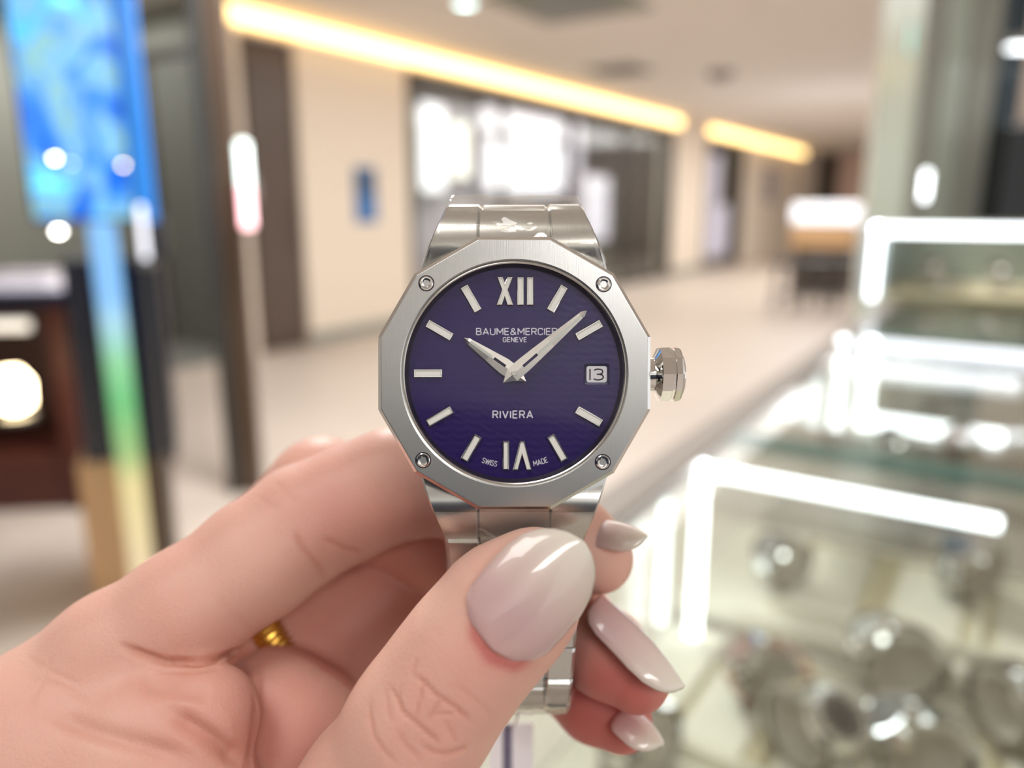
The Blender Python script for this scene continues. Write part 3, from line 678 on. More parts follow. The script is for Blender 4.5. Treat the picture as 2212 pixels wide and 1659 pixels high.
b = mb().loft([circ(15.0, -.3), circ(14.75, -.2), circ(14.6, -.3), circ(14.55, -.9)]); wput('crystal_rim', b, M['steel_soft'], 50)
b = mb().loft([circ(14.6, -.9), circ(14.2, -1.75)]); wput('flange', b, M['flange'], 50)
b = mb().loft([circ(14.6, -.22, 96), circ(.01, -.18, 96)]); cr_ = wput('crystal', b, M['crystal'], 180)
b = mb().loft([circ(14.3, -1.7, 96), circ(.01, -1.7, 96)]); wput('dial', b, M['dial'], 180); dial = wt.children[-1]
ZD = -1.7; SD = (D0 - ZD) / F                       # dial depth and mm per pixel there
b = mb().loft([dodec(17.0, -2.6), dodec(17.3, -3.2), dodec(17.3, -6.5), circ(15.5, -8.6), circ(14, -9.3)], cap1=True); wput('case', b, M['steel_soft'], 35)
# screws
for (dx, dy) in ((-190, 194), (193, 192), (-197, -188), (191, -192)):
    c = (dx * S, dy * S, 0); b = mb()
    n = 24
    hexr = lambda r, z: [((r / math.cos((a_ - round(a_ / (math.pi / 3)) * math.pi / 3))) * math.cos(a_ + .4) + c[0], (r / math.cos((a_ - round(a_ / (math.pi / 3)) * math.pi / 3))) * math.sin(a_ + .4) + c[1], z) for a_ in (2 * math.pi * i / n for i in range(n))]
    ci = lambda r, z: [(r * math.cos(2 * math.pi * i / n) + c[0], r * math.sin(2 * math.pi * i / n) + c[1], z) for i in range(n)]
    b.loft([ci(.93, .0), ci(.92, .08), ci(.8, .17), ci(.64, .17), hexr(.44, .12), hexr(.38, -.15)], cap1=True)
    s_ = wput('screw', b, M['steel_polish'], 30, bez)
    b = mb().loft([ci(1.08, .012), ci(.9, .013)]); wput('screw_gap_shade', b, M['flange'], None, bez)  # flat dark ring stands in for the shaded gap round the screw

# applied markers: framed polygon with an inset of luminous paint
def offset_poly(P, d):
    n = len(P); Q = []
    ar = sum(P[i][0] * P[(i + 1) % n][1] - P[(i + 1) % n][0] * P[i][1] for i in range(n))
    sg_ = 1 if ar > 0 else -1
    for i in range(n):
        a_, p, c = np.array(P[i - 1]), np.array(P[i]), np.array(P[(i + 1) % n])
        e1 = (p - a_) / np.linalg.norm(p - a_); e2 = (c - p) / np.linalg.norm(c - p)
        n1 = np.array([-e1[1], e1[0]]) * sg_; n2 = np.array([-e2[1], e2[0]]) * sg_
        m_ = n1 + n2; m_ /= np.linalg.norm(m_); Q.append(tuple(p + m_ * d / max(.35, m_.dot(n1))))
    return Q
def tri_fill(P, z):
    from mathutils.geometry import tessellate_polygon
    V = [(x, y, z) for x, y in P]; return V, [tuple(t) for t in tessellate_polygon([[Vector(v) for v in V]])]
def applied(name, P, h=.42, fr=.16, parent=None):
    r = lambda Q, z: [(x, y, z) for x, y in Q]
    if sum(P[i][0] * P[(i + 1) % len(P)][1] - P[(i + 1) % len(P)][0] * P[i][1] for i in range(len(P))) < 0: P = P[::-1]
    b = mb().loft([r(P, ZD), r(P, ZD + h - .07), r(offset_poly(P, .07), ZD + h), r(offset_poly(P, fr), ZD + h), r(offset_poly(P, fr + .04), ZD + h - .16)])
    o = wput(name, b, M['steel_polish'], 20)
    V, Fc = tri_fill(offset_poly(P, fr + .03), ZD + h - .12); put('lume', mm(V), Fc, M['lume'], o); return o
def rot_rect(cx, cy, L_, W_, ang):
    ca, sa = math.cos(ang), math.sin(ang); return [(cx + x * ca - y * sa, cy + x * sa + y * ca) for x, y in ((-L_ / 2, -W_ / 2), (L_ / 2, -W_ / 2), (L_ / 2, W_ / 2), (-L_ / 2, W_ / 2))]
for hr in (1, 2, 4, 5, 7, 8, 9, 10, 11):
    a_ = math.radians(90 - 30 * hr); applied('hour_marker', rot_rect(186 * SD * math.cos(a_), 186 * SD * math.sin(a_), 61 * SD, 18 * SD, a_))
def pxp(pts): return [((x - WPX) * SD, (WPY - y) * SD) for x, y in pts]
applied('roman_numeral', pxp([(1074, 598), (1086.5, 598), (1091, 611), (1096, 598), (1108.5, 598), (1097.5, 626), (1109, 659), (1096, 659), (1090.5, 642), (1085, 659), (1072.5, 659), (1084, 626)]), fr=.13)
applied('roman_numeral', pxp([(1117, 598.5), (1131, 598.5), (1131, 659), (1117, 659)]), fr=.14)
applied('roman_numeral', pxp([(1138.5, 598.5), (1152.5, 598.5), (1152.5, 659), (1138.5, 659)]), fr=.14)
applied('roman_numeral', pxp([(1086, 952), (1099.5, 952), (1099.5, 1014), (1086, 1014)]), fr=.14)
applied('roman_numeral', pxp([(1123, 952), (1133, 952), (1149.5, 1014.5), (1136.5, 1014.5), (1128, 984), (1120, 1014.5), (1108, 1014.5)]), fr=.13)

# printed words: strokes of even width
GL = {'B': (.66, [[(0, 0), (0, 1), (.42, 1), (.58, .9), (.6, .77), (.56, .62), (.42, .53), (0, .53)], [(.42, .53), (.6, .44), (.66, .27), (.6, .08), (.44, 0), (0, 0)]]),
 'A': (.76, [[(0, 0), (.38, 1), (.76, 0)], [(.12, .3), (.64, .3)]]), 'U': (.66, [[(0, 1), (0, .25), (.06, .08), (.2, 0), (.46, 0), (.6, .08), (.66, .25), (.66, 1)]]),
 'M': (.84, [[(0, 0), (0, 1), (.42, .3), (.84, 1), (.84, 0)]]), 'E': (.56, [[(.56, 0), (0, 0), (0, 1), (.56, 1)], [(0, .52), (.5, .52)]]),
 '&': (.78, [[(.76, 0), (.2, .62), (.15, .8), (.22, .95), (.36, 1), (.5, .94), (.54, .8), (.46, .66), (.1, .44), (.0, .25), (.08, .06), (.28, 0), (.48, .06), (.72, .42)]]),
 'R': (.64, [[(0, 0), (0, 1), (.42, 1), (.6, .92), (.64, .74), (.6, .56), (.42, .48), (0, .48)], [(.36, .48), (.64, 0)]]),
 'C': (.64, [[(.64, .76), (.58, .92), (.42, 1), (.22, 1), (.06, .92), (0, .76), (0, .24), (.06, .08), (.22, 0), (.42, 0), (.58, .08), (.64, .24)]]),
 'G': (.66, [[(.64, .78), (.58, .93), (.42, 1), (.22, 1), (.06, .92), (0, .76), (0, .24), (.06, .08), (.22, 0), (.44, 0), (.6, .08), (.66, .24), (.66, .48), (.36, .48)]]),
 'I': (.0, [[(0, 0), (0, 1)]]), 'N': (.66, [[(0, 0), (0, 1), (.66, 0), (.66, 1)]]), 'V': (.72, [[(0, 1), (.36, 0), (.72, 1)]]),
 'S': (.58, [[(.56, .8), (.48, .96), (.3, 1), (.12, .97), (.02, .82), (.04, .66), (.2, .55), (.42, .48), (.56, .36), (.58, .2), (.48, .05), (.28, 0), (.1, .04), (0, .2)]]),
 'W': (1.0, [[(0, 1), (.26, 0), (.5, .95), (.74, 0), (1, 1)]]), 'D': (.68, [[(0, 0), (0, 1), (.38, 1), (.6, .88), (.68, .62), (.68, .38), (.6, .12), (.38, 0), (0, 0)]]),
 '1': (.0, [[(0, 0), (0, 1)]]), '3': (.62, [[(.02, .88), (.14, .98), (.32, 1), (.52, .95), (.6, .78), (.54, .6), (.36, .53), (.2, .53)], [(.36, .53), (.56, .46), (.64, .27), (.54, .07), (.3, 0), (.12, .03), (0, .13)]])}
def stroke_quad(b, p, q, w_, z):
    dx, dy = q[0] - p[0], q[1] - p[1]; l = math.hypot(dx, dy) or 1e-9; nx, ny = -dy / l * w_, dx / l * w_
    b.add([(p[0] + nx, p[1] + ny, z), (p[0] - nx, p[1] - ny, z), (q[0] - nx, q[1] - ny, z), (q[0] + nx, q[1] + ny, z)], [(0, 1, 2, 3)])
def word(txt, x0, x1, ytop, ybot, sw, z, m, name='lettering', parent=None, gap=.26, arc=None):
    """txt fitted between pixel x0..x1, caps from ytop to ybot; arc = (mid angle in degrees, radius px) sets the word on a circle"""
    sc = SD; h = (ybot - ytop); adv = sum(GL[c][0] for c in txt) + gap * (len(txt) - 1); kx = (x1 - x0) / adv
    b = mb(); x = 0
    def place(u, v):
        if arc:
            th = math.radians(arc[0]) + (u * kx - (x1 - x0) / 2) / arc[1]; r = arc[1] - v * h + h / 2
            return r * math.cos(th) * sc, r * math.sin(th) * sc
        return (x0 + u * kx - WPX) * sc, (WPY - (ybot - v * h)) * sc
    for c in txt:
        for pl_ in GL[c][1]:
            P = [place(x + u, v) for u, v in pl_]
            for p, q in zip(P, P[1:]): stroke_quad(b, p, q, sw * sc, z)
            for p in P[1:-1]: b.add([(p[0] + sw * sc * math.cos(k * math.pi / 4), p[1] + sw * sc * math.sin(k * math.pi / 4), z) for k in range(8)], [tuple(range(8))])
        x += GL[c][0] + gap
    return wput(name, b, m, None, parent or dial)
word('BAUME&MERCIER', 1029.5, 1203, 709, 722.5, 1.15, ZD + .02, M['print_white'])
word('GENEVE', 1087, 1137.5, 728.5, 738, .95, ZD + .02, M['print_white'], gap=.3)
word('RIVIERA', 1065, 1150.5, 887.5, 902.5, 1.35, ZD + .02, M['print_white'], gap=.34)
word('SWISS', 0, 32, 0, 11, .8, ZD + .02, M['print_white'], gap=.2, arc=(254.5, 199.5))
word('MADE', 0, 30.5, 0, 11, .8, ZD + .02, M['print_white'], gap=.26, arc=(286.5, 199.5))
# date window
rr = lambda cx, cy, hw, hh_, r, z: [((cx + sx * (hw - r) + r * math.cos(a_) - WPX) * SD, (WPY - cy + sy * (hh_ - r) + r * math.sin(a_)) * SD, z) for sx, sy, a0_ in ((1, 1, 0), (-1, 1, 90), (-1, -1, 180), (1, -1, 270)) for a_ in (math.radians(a0_ + t_ * 22.5) for t_ in range(5))]
b = mb().loft([rr(1289, 808, 28, 23.5, 4, ZD + .01), rr(1289, 808, 27, 22.5, 4, ZD + .06), rr(1289, 808, 22, 17.5, 5, ZD + .015)]); dw = wput('date_frame', b, mat('date_bevel', '17103a', .25, .3), 20)
b = mb().loft([rr(1289, 808, 22.2, 17.7, 5, ZD + .014), rr(1289, 808, .1, .1, .05, ZD + .014)]); wput('date_disc', b, M['date'], None, dw)
word('1', 1274.5, 1275.5, 796, 820, 1.6, ZD + .03, M['ink'], 'digit', dw) if False else None
def digit(c, x0, x1, yt, yb):
    b = mb(); wd_, pls = GL[c]
    for pl_ in pls:
        P = [((x0 + (u / wd_ if wd_ else 0) * (x1 - x0) - WPX) * SD, (WPY - (yb - v * (yb - yt))) * SD) for u, v in pl_]
        for p, q in zip(P, P[1:]): stroke_quad(b, p, q, 1.5 * SD, ZD + .03)
        for p in P[1:-1]: b.add([(p[0] + 1.5 * SD * math.cos(k * math.pi / 4), p[1] + 1.5 * SD * math.sin(k * math.pi / 4), ZD + .03) for k in range(8)], [tuple(range(8))])
    wput('digit', b, M['ink'], None, dw)
digit('1', 1274.5, 1274.5, 796.5, 820.5); digit('3', 1282.5, 1303, 797, 820.5)

# hands: two faceted halves with a slot and a luminous inset
def hand_part(name, tipx, tipy, zc, L_, wmax, slot, lume_):
    tx, ty = (tipx - WPX) * SD, (WPY - tipy) * SD; l = math.hypot(tx, ty); ux_, uy_ = tx / l, ty / l; vx_, vy_ = -uy_, ux_
    P = lambda a_, c, z: (ux_ * a_ * SD + vx_ * c * SD, uy_ * a_ * SD + vy_ * c * SD, z)
    tip = l / SD
    prof = [(-31, .2), (-6, 16.5), (28, wmax), (tip * .5, wmax * .74), (tip - 10, 6.2), (tip, .3)]
    base_ = list(prof)
    for c in (slot[0], slot[1], lume_[0], lume_[1]): prof.append((c, float(np.interp(c, [p[0] for p in base_], [p[1] for p in base_]))))
    prof.sort(); b = mb(); hz = .045; sl_ = 5.0
    def inside(a_): return any(r[0] - .01 <= a_ <= r[1] + .01 for r in (slot, lume_))
    for i in range(len(prof) - 1):
        (a0_, w0), (a1_, w1) = prof[i], prof[i + 1]
        hole = inside((a0_ + a1_) / 2)
        f = lambda w_: min(4.4, w_ * .55)
        c0, c1 = (f(w0), f(w1)) if hole else (0, 0)
        for s_ in (1, -1):
            ci0, ci1 = (c0 * (.35 if s_ > 0 else 1)), (c1 * (.35 if s_ > 0 else 1))
            z_ = lambda c, w_: zc + hz * (1 - c / max(w_, .3)) + .12
            top = [P(a0_, s_ * ci0, z_(ci0, w0)), P(a1_, s_ * ci1, z_(ci1, w1)), P(a1_, s_ * w1, zc + .12), P(a0_, s_ * w0, zc + .12)]
            bot = [P(a0_, s_ * ci0, zc), P(a1_, s_ * ci1, zc), P(a1_, s_ * w1, zc), P(a0_, s_ * w0, zc)]
            o_ = (lambda t_: t_) if s_ < 0 else (lambda t_: t_[::-1])
            b.add(top + bot, [o_((3, 2, 1, 0)), o_((4, 5, 6, 7)), o_((3, 7, 6, 2)), o_((0, 1, 5, 4))])
    h_ = wput(name, b, M['steel_hand'], 2)
    a0_, a1_ = lume_; g = lambda a_: float(np.interp(a_, [p[0] for p in prof], [p[1] for p in prof]))
    b = mb().add([P(a0_, min(4.4, g(a0_) * .55) * .5, zc + .2), P(a0_, -min(4.4, g(a0_) * .55) * 1.02, zc + .2), P(a1_, -min(4.4, g(a1_) * .55) * 1.02, zc + .2), P(a1_, min(4.4, g(a1_) * .55) * .5, zc + .2)], [(0, 1, 2, 3)])
    return h_, P, g
def hand_full(name, tipx, tipy, zc, wmax, slot, lume_):
    h_, P, g = hand_part(name, tipx, tipy, zc, 0, wmax, slot, lume_)
    a0_, a1_ = lume_; f = lambda a_: min(4.4, g(a_) * .55)
    b = mb(); b.add([P(a0_, f(a0_) * .4, zc + .19), P(a0_, -f(a0_) * 1.03, zc + .19), P(a1_, -f(a1_) * 1.03, zc + .19), P(a1_, f(a1_) * .4, zc + .19)], [(0, 1, 2, 3)])
    wput('hand_lume', b, mat('hand_lume', 'c9ccc6', .4), None, h_)
hand_full('hour_hand', 1003, 730, -1.25, 17.5, (24, 54), (60, 116))
hand_full('minute_hand', 1266, 672, -.88, 16.5, (24, 64), (70, 188))
b = mb().lathe([(6.2 * SD, -.8), (6.2 * SD, -.42), (5.4 * SD, -.36)], 24, cap1=True); wput('center_pin', b, M['steel_soft'], 40)

# crown (ten sided, two rings)
def crown():
    k = (D0 + 4.6) / F; cy = (WPY - 808) * k; b = mb(); n = 10
    for prof, nn, sm in ((((17.6, 34), (18.9, 36), (19.2, 36), (19.25, 33), (19.4, 33)), 24, 1), (((19.3, 40), (19.95, 60), (21.3, 60.5), (21.45, 56), (21.75, 56), (21.85, 60.5), (22.6, 59), (22.9, 54)), n, 0), (((22.9, 44), (23.2, 42), (23.42, 30)), 24, 1)):
        R = [[(x, cy + r * k * math.cos(2 * math.pi * (i + .5) / nn), -4.6 + r * k * math.sin(2 * math.pi * (i + .5) / nn)) for i in range(nn)] for x, r in prof]
        b.loft(R, True, True)
    return wput('crown', b, M['steel_polish'], 25)
crown()

# ---- bracelet: a flattened loop, path in (y, z)
KP = [(-12.4, -3.2), (-14.6, -2.2), (-16.4, -1.55), (-18, -1.45), (-20, -1.9), (-22, -3.1), (-23.6, -4.3), (-26, -5.2), (-32, -6.4), (-39, -8.2), (-45, -10.6), (-49.4, -13.4), (-51.6, -16.3), (-52.0, -19), (-50.6, -21.6), (-47.5, -22.6), (-40, -21.6), (-25, -18.2), (-10, -15.8), (5, -15.0), (15, -15.2), (20.5, -14.3), (23.2, -12), (24.0, -9.5), (24.0, -7.2), (23.45, -5.1), (22.1, -3.4), (20, -2.0), (18, -1.45), (16.4, -1.55), (14.6, -2.2), (12.4, -3.2)]
def catmull(P, m=12):
    P = np.array(P, float); out = []
    for i in range(len(P) - 1):
        p0, p1, p2, p3 = P[max(i - 1, 0)], P[i], P[i + 1], P[min(i + 2, len(P) - 1)]
        for t_ in np.linspace(0, 1, m, endpoint=False):
            out.append(.5 * (2 * p1 + (p2 - p0) * t_ + (2 * p0 - 5 * p1 + 4 * p2 - p3) * t_ ** 2 + (3 * p1 - p0 - 3 * p2 + p3) * t_ ** 3))
    out.append(P[-1]); return np.array(out)
PATH = catmull(KP); SEG = np.r_[0, np.cumsum(np.linalg.norm(np.diff(PATH, axis=0), axis=1))]; LT = SEG[-1]
def pt(s):
    y = np.interp(s, SEG, PATH[:, 0]); z = np.interp(s, SEG, PATH[:, 1]); e_ = .25
    ty = np.interp(s + e_, SEG, PATH[:, 0]) - np.interp(s - e_, SEG, PATH[:, 0]); tz = np.interp(s + e_, SEG, PATH[:, 1]) - np.interp(s - e_, SEG, PATH[:, 1])
    l = math.hypot(ty, tz); return y, z, tz / l, -ty / l          # point and outward normal (ny, nz)
def half_width(s):
    u = min(s, LT - s); return float(np.interp(u, [0, .75, 4, 5.6, 7.7, 9.9, 11.9, 14.5, 44, LT / 2], [12.5, 12.95, 11.9, 11.35, 10.6, 9.9, 9.55, 9.3, 8.3, 8.2]))
def piece(name, s0, s1, xl, xr, m, th=2.2, bv=.22, n=None, lift=0.):
    """one link: lofted along the path from s0 to s1 between xl(s) and xr(s)"""
    n = n or max(4, int((s1 - s0) / .7)); R = []
    st_ = [s0, s0 + bv] + list(np.linspace(s0 + bv, s1 - bv, n))[1:-1] + [s1 - bv, s1]
    for i, s in enumerate(st_):
        y, z, ny, nz = pt(s); dr = bv if i in (0, len(st_) - 1) else 0; l_, r_ = xl(s), xr(s)
        R.append([(x, y + ny * (h + lift), z + nz * (h + lift)) for x, h in ((l_, -th), (l_, -bv - dr * .3), (l_ + bv, -dr), (r_ - bv, -dr), (r_, -bv - dr * .3), (r_, -th))])
    b = mb().loft(R, True, True); return wput(name, b, m, 30)
CH = 4.85
g_ = .05
for side in (0, 1):
    f = (lambda s: s) if side == 0 else (lambda s: LT - s)
    sA, sB = (0, 11.5)
    a_, c = sorted((f(sA), f(sB)))
    piece('lug', a_, c, lambda s: -half_width(s), lambda s: -CH - g_, M['steel_h'], 3.0)
    piece('lug', a_, c, lambda s: CH + g_, lambda s: half_width(s), M['steel_h'], 3.0)
    a_, c = sorted((f(3.0), f(5.5))); piece('lug_bridge', a_, c, lambda s: -CH - .02, lambda s: CH + .02, M['steel_h'], 3.0)
    a_, c = sorted((f(5.55), f(13.0) if side == 0 else f(11.2))); piece('end_link', a_, c, lambda s: -CH, lambda s: CH, M['steel_h'], 2.8, lift=-.05)
s = 11.62; pitch = 5.75; k = 0; end = LT - 11.62
npit = int((end - s) / pitch); pitch = (end - s) / npit
for k in range(npit):
    s0, s1 = s + k * pitch, s + (k + 1) * pitch - .14
    piece('outer_link', s0, s1, lambda q: -half_width(q), lambda q: -CH * .93 - g_, M['steel_h'], 2.2, .45)
    piece('outer_link', s0, s1, lambda q: CH * .93 + g_, lambda q: half_width(q), M['steel_h'], 2.2, .45)
    c0, c1 = s0 + 1.6, s1 + 1.6
    if k == 0: pass
    piece('center_link', max(c0, 13.15), min(c1, end + .4), lambda q: -CH * .93, lambda q: CH * .93, M['steel_polish'] if False else M['steel_h'], 2.1, .3, lift=-.1)
# protective film over the ends of the bracelet
def film(name, s0, s1, ex, off, seed, ns=60, nx=60, lip=0.):
    rnd = np.random.RandomState(seed); ph = rnd.rand(8) * 6.28; V = []; Fc = []
    for i in range(ns):
        s = s0 + (s1 - s0) * i / (ns - 1); y, z, ny, nz = pt(s); hw = half_width(s) + ex
        for j in range(nx):
            u = -1 + 2 * j / (nx - 1); x = u * hw
            h = off + .10 * abs(math.sin(1.3 * s + 2.2 * u + ph[0])) * abs(math.sin(3.1 * u + .5 * s + ph[1])) + .08 * abs(math.sin(4.1 * u - .9 * s + ph[2]))
            h += .16 * max(0, 1 - abs(u * 5 - 3 + .22 * (s - s0)) * 1.6) + .14 * max(0, 1 - abs(u * 4 + 2.2 - .35 * (s - s0)) * 2)
            h += lip * max(0, 1 - (s - s0) / 3.) ** 1.5
            ed = max(0, abs(u) - .93) / .07; h -= ed * 1.3
            V.append((x, y + ny * h, z + nz * h))
    for i in range(ns - 1):
        for j in range(nx - 1): a_ = i * nx + j; Fc.append((a_, a_ + 1, a_ + nx + 1, a_ + nx))
    b = mb(); b.add(V, Fc); return wput(name, b, M['film'], 180)
film('film_wrap', LT - 14.6, LT - 2.5, .25, .28, 3, lip=.9)['label'] = 'clear crinkled film round the upper bracelet end'
film('film_wrap', 6.5, 19.0, .3, .3, 5)['label'] = 'clear crinkled film round the lower bracelet end'
film('film_wrap', 37, 51, .45, .45, 9)['label'] = 'clear film round the lowest links'

b = mb().box(*(lambda a_, c: (a_[0], c[0], c[1], a_[1], a_[2] - .08, a_[2]))(L3(1186, 1150, 102.5), L3(1204, 1164, 102.5))); wput('film_scrap', b, mat('yellow_scrap', 'd8b04a', .3), None)['label'] = 'tiny yellow scrap on the film'

# ------------------------------------------------------------------ the hand: one continuous surface grown from joints
H = .38
LO = np.array([-118., -104., -78.]); HI = np.array([28., 2., 15.])
NG = np.ceil((HI - LO) / H).astype(int) + 1
GX, GY, GZ = (LO[i] + H * np.arange(NG[i]) for i in range(3))
def joints(chain): return [(np.array(L3(px, py, d)), r * d / F) for px, py, d, r in chain]
def smin(a, b, k):
    h = np.maximum(k - np.abs(a - b), 0) / k; return np.minimum(a, b) - h * h * k * .25
def grow(chains, k, big=30.):
    """distance field of tapered limbs through the joints, blended over k mm"""
    fld = np.full(NG, big, np.float32)
    for ch in chains:
        J = joints(ch)
        for (a, ra), (b, rb) in zip(J, J[1:]):
            rm = max(ra, rb) + k + 3; lo = np.minimum(a, b) - rm; hi = np.maximum(a, b) + rm
            i0 = np.maximum(0, np.floor((lo - LO) / H).astype(int)); i1 = np.minimum(NG, np.ceil((hi - LO) / H).astype(int) + 1)
            if np.any(i1 <= i0): continue
            sl_ = tuple(slice(i0[q], i1[q]) for q in range(3))
            X = (GX[sl_[0]] - a[0]).astype(np.float32)[:, None, None]; Y = (GY[sl_[1]] - a[1]).astype(np.float32)[None, :, None]; Z = (GZ[sl_[2]] - a[2]).astype(np.float32)[None, None, :]
            d = (b - a).astype(np.float32); L2 = float(d.dot(d)) + 1e-9
            t_ = np.clip((X * d[0] + Y * d[1] + Z * d[2]) / L2, 0, 1)
            dist = np.sqrt((X - t_ * d[0]) ** 2 + (Y - t_ * d[1]) ** 2 + (Z - t_ * d[2]) ** 2) - (ra + (rb - ra) * t_)
            fld[sl_] = smin(fld[sl_], dist, k)
    return fld
THUMB = [(1165, 1238, 97.5, 92), (1135, 1275, 97, 122), (1085, 1325, 96.5, 139), (1010, 1412, 96, 141), (950, 1495, 96, 143), (900, 1568, 96, 148), (800, 1705, 99, 146), (660, 1900, 104, 170), (480, 2160, 112, 230)]
INDEX = [(95, 1503, 116, 118), (245, 1412, 117, 129), (405, 1318, 119, 130), (560, 1205, 123, 126), (660, 1131, 126, 124), (760, 1085, 127.5, 119), (850, 1046, 128, 116), (1010, 1045, 128, 112), (1150, 1118, 126, 100), (1240, 1172, 124, 92), (1292, 1206, 123, 76)]
MIDDLE = [(250, 1490, 150, 120), (530, 1215, 150, 104), (695, 1058, 147, 110), (950, 1172, 143, 103), (1120, 1275, 137, 95), (1235, 1352, 128, 92), (1310, 1412, 122, 90), (1375, 1468, 119, 72)]
RING = [(540, 1515, 138, 132), (675, 1418, 142, 131), (835, 1296, 149, 127), (915, 1275, 151, 114), (1060, 1345, 150, 92), (1190, 1432, 140, 82), (1288, 1518, 130, 82), (1342, 1558, 127, 67)]
WEB = [(25, 1605, 116, 166), (170, 1592, 114, 168), (330, 1590, 111, 140), (430, 1570, 110, 112), (455, 1540, 110, 96)]
WEB2 = [(60, 1640, 112, 190), (280, 1740, 108, 150), (460, 1770, 107, 120)]
PALM = [(590, 1520, 126, 120), (640, 1590, 126, 150), (640, 1760, 124, 190), (480, 2000, 122, 260)]
HEEL = [(-60, 1730, 128, 220), (150, 1850, 126, 300), (300, 2100, 125, 330), (150, 2600, 128, 330)]
fld = grow([INDEX], 2.5)
fld = smin(fld, grow([WEB], 3.5), 3.0)
fld = smin(fld, grow([WEB2, HEEL], 6), 5.0)
fld = smin(fld, grow([RING], 2.0), .7)
fld = smin(fld, grow([MIDDLE], 2.0), .7)
fld = smin(fld, grow([PALM], 3.5), 1.6)
fld = smin(fld, grow([THUMB], 2.5), 1.6)
for ax_ in range(3):
    for e_ in (0, -1):
        ix = [slice(None)] * 3; ix[ax_] = e_; fld[tuple(ix)] = 1.

def surface_nets(V):
    nx, ny, nz = V.shape; ins = V < 0
    c8 = np.zeros((nx - 1, ny - 1, nz - 1), np.uint8)
    for a in (0, 1):
        for b in (0, 1):
            for c in (0, 1): c8 += ins[a:nx - 1 + a, b:ny - 1 + b, c:nz - 1 + c]
    cells = np.argwhere((c8 > 0) & (c8 < 8)); idx = np.full((nx - 1, ny - 1, nz - 1), -1, np.int32); idx[tuple(cells.T)] = np.arange(len(cells))
    P = np.zeros((len(cells), 3)); cnt = np.zeros(len(cells))
    cor = [(a, b, c) for a in (0, 1) for b in (0, 1) for c in (0, 1)]
    for a in cor:
        for ax in range(3):
            if a[ax]: continue
            bb = list(a); bb[ax] = 1
            va = V[tuple((cells + np.array(a)).T)].astype(float); vb = V[tuple((cells + np.array(bb)).T)].astype(float)
            k_ = (va < 0) != (vb < 0); t_ = np.where(k_, va / np.where(k_, va - vb, 1), 0)
            q = cells + np.array(a, float); q[:, ax] += t_; P[k_] += q[k_]; cnt[k_] += 1
    P /= cnt[:, None]; Q = []
    for ax in range(3):
        o1, o2 = [q for q in range(3) if q != ax]; s0 = [slice(None)] * 3; s1 = [slice(None)] * 3; s0[ax] = slice(0, -1); s1[ax] = slice(1, None)
        A, B = ins[tuple(s0)], ins[tuple(s1)]; E_ = np.argwhere(A != B)
        E_ = E_[(E_[:, o1] > 0) & (E_[:, o2] > 0) & (E_[:, o1] < V.shape[o1] - 1) & (E_[:, o2] < V.shape[o2] - 1)]
        flip = A[tuple(E_.T)]
        def cid(d1, d2):
            q = E_.copy(); q[:, o1] -= d1; q[:, o2] -= d2; return idx[tuple(q.T)]
        quad = np.stack([cid(1, 1), cid(0, 1), cid(0, 0), cid(1, 0)], 1)
        if ax == 1: flip = ~flip
        quad[~flip] = quad[~flip][:, ::-1]; Q.append(quad)
    return P * H + LO, np.concatenate(Q)
HV, HQ = surface_nets(fld); del fld
# keep the smoothness of the limbs: a little relaxation along the surface
E2 = np.concatenate([HQ[:, [0, 1]], HQ[:, [1, 2]], HQ[:, [2, 3]], HQ[:, [3, 0]]])
deg = np.bincount(E2.ravel(), minlength=len(HV)).astype(float)
def relax(V, n, f=.5):
    for _ in range(n):
        acc = np.zeros_like(V); np.add.at(acc, E2[:, 0], V[E2[:, 1]]); np.add.at(acc, E2[:, 1], V[E2[:, 0]]); V = V * (1 - f) + f * acc / deg[:, None]
    return V
HV = relax(HV, 4)
def normals(V):
    a = V[HQ[:, 2]] - V[HQ[:, 0]]; b = V[HQ[:, 3]] - V[HQ[:, 1]]; fn = np.cross(a, b); N_ = np.zeros_like(V)
    for i in range(4): np.add.at(N_, HQ[:, i], fn)
    return N_ / (np.linalg.norm(N_, axis=1, keepdims=True) + 1e-9)
HN = normals(HV)
dep = D0 - HV[:, 2]
PXv = np.stack([CX + (HV[:, 0] * F + (WPX - CX) * D0) / dep, CY - (HV[:, 1] * F - (WPY - CY) * D0 * -1 * -1) / dep], 1)
PXv[:, 1] = CY - (HV[:, 1] * F - (WPY - CY) * D0) / dep
def near_line(pts, w_, d0, d1, front=.15, taper=True):
    """1 on the line through the points (given as seen from the front), fading over w_ pixels"""
    m_ = (dep > d0) & (dep < d1) & (HN[:, 2] > front); ids = np.where(m_)[0]; q = PXv[ids]; best = np.zeros(len(ids))
    P = np.array(pts, float); n = len(P) - 1
    for i in range(n):
        a, b = P[i], P[i + 1]; d = b - a; t_ = np.clip(((q - a) @ d) / (d @ d), 0, 1); r = np.linalg.norm(q - a - t_[:, None] * d, axis=1)
        f_ = np.exp(-(r / w_) ** 2)
        if taper: u = (i + t_) / n; f_ *= np.clip(np.minimum(u, 1 - u) * 5 + .25, 0, 1)
        best = np.maximum(best, f_)
    out = np.zeros(len(HV)); out[ids] = best; return out
crease = np.zeros(len(HV)); dent = np.zeros(len(HV))
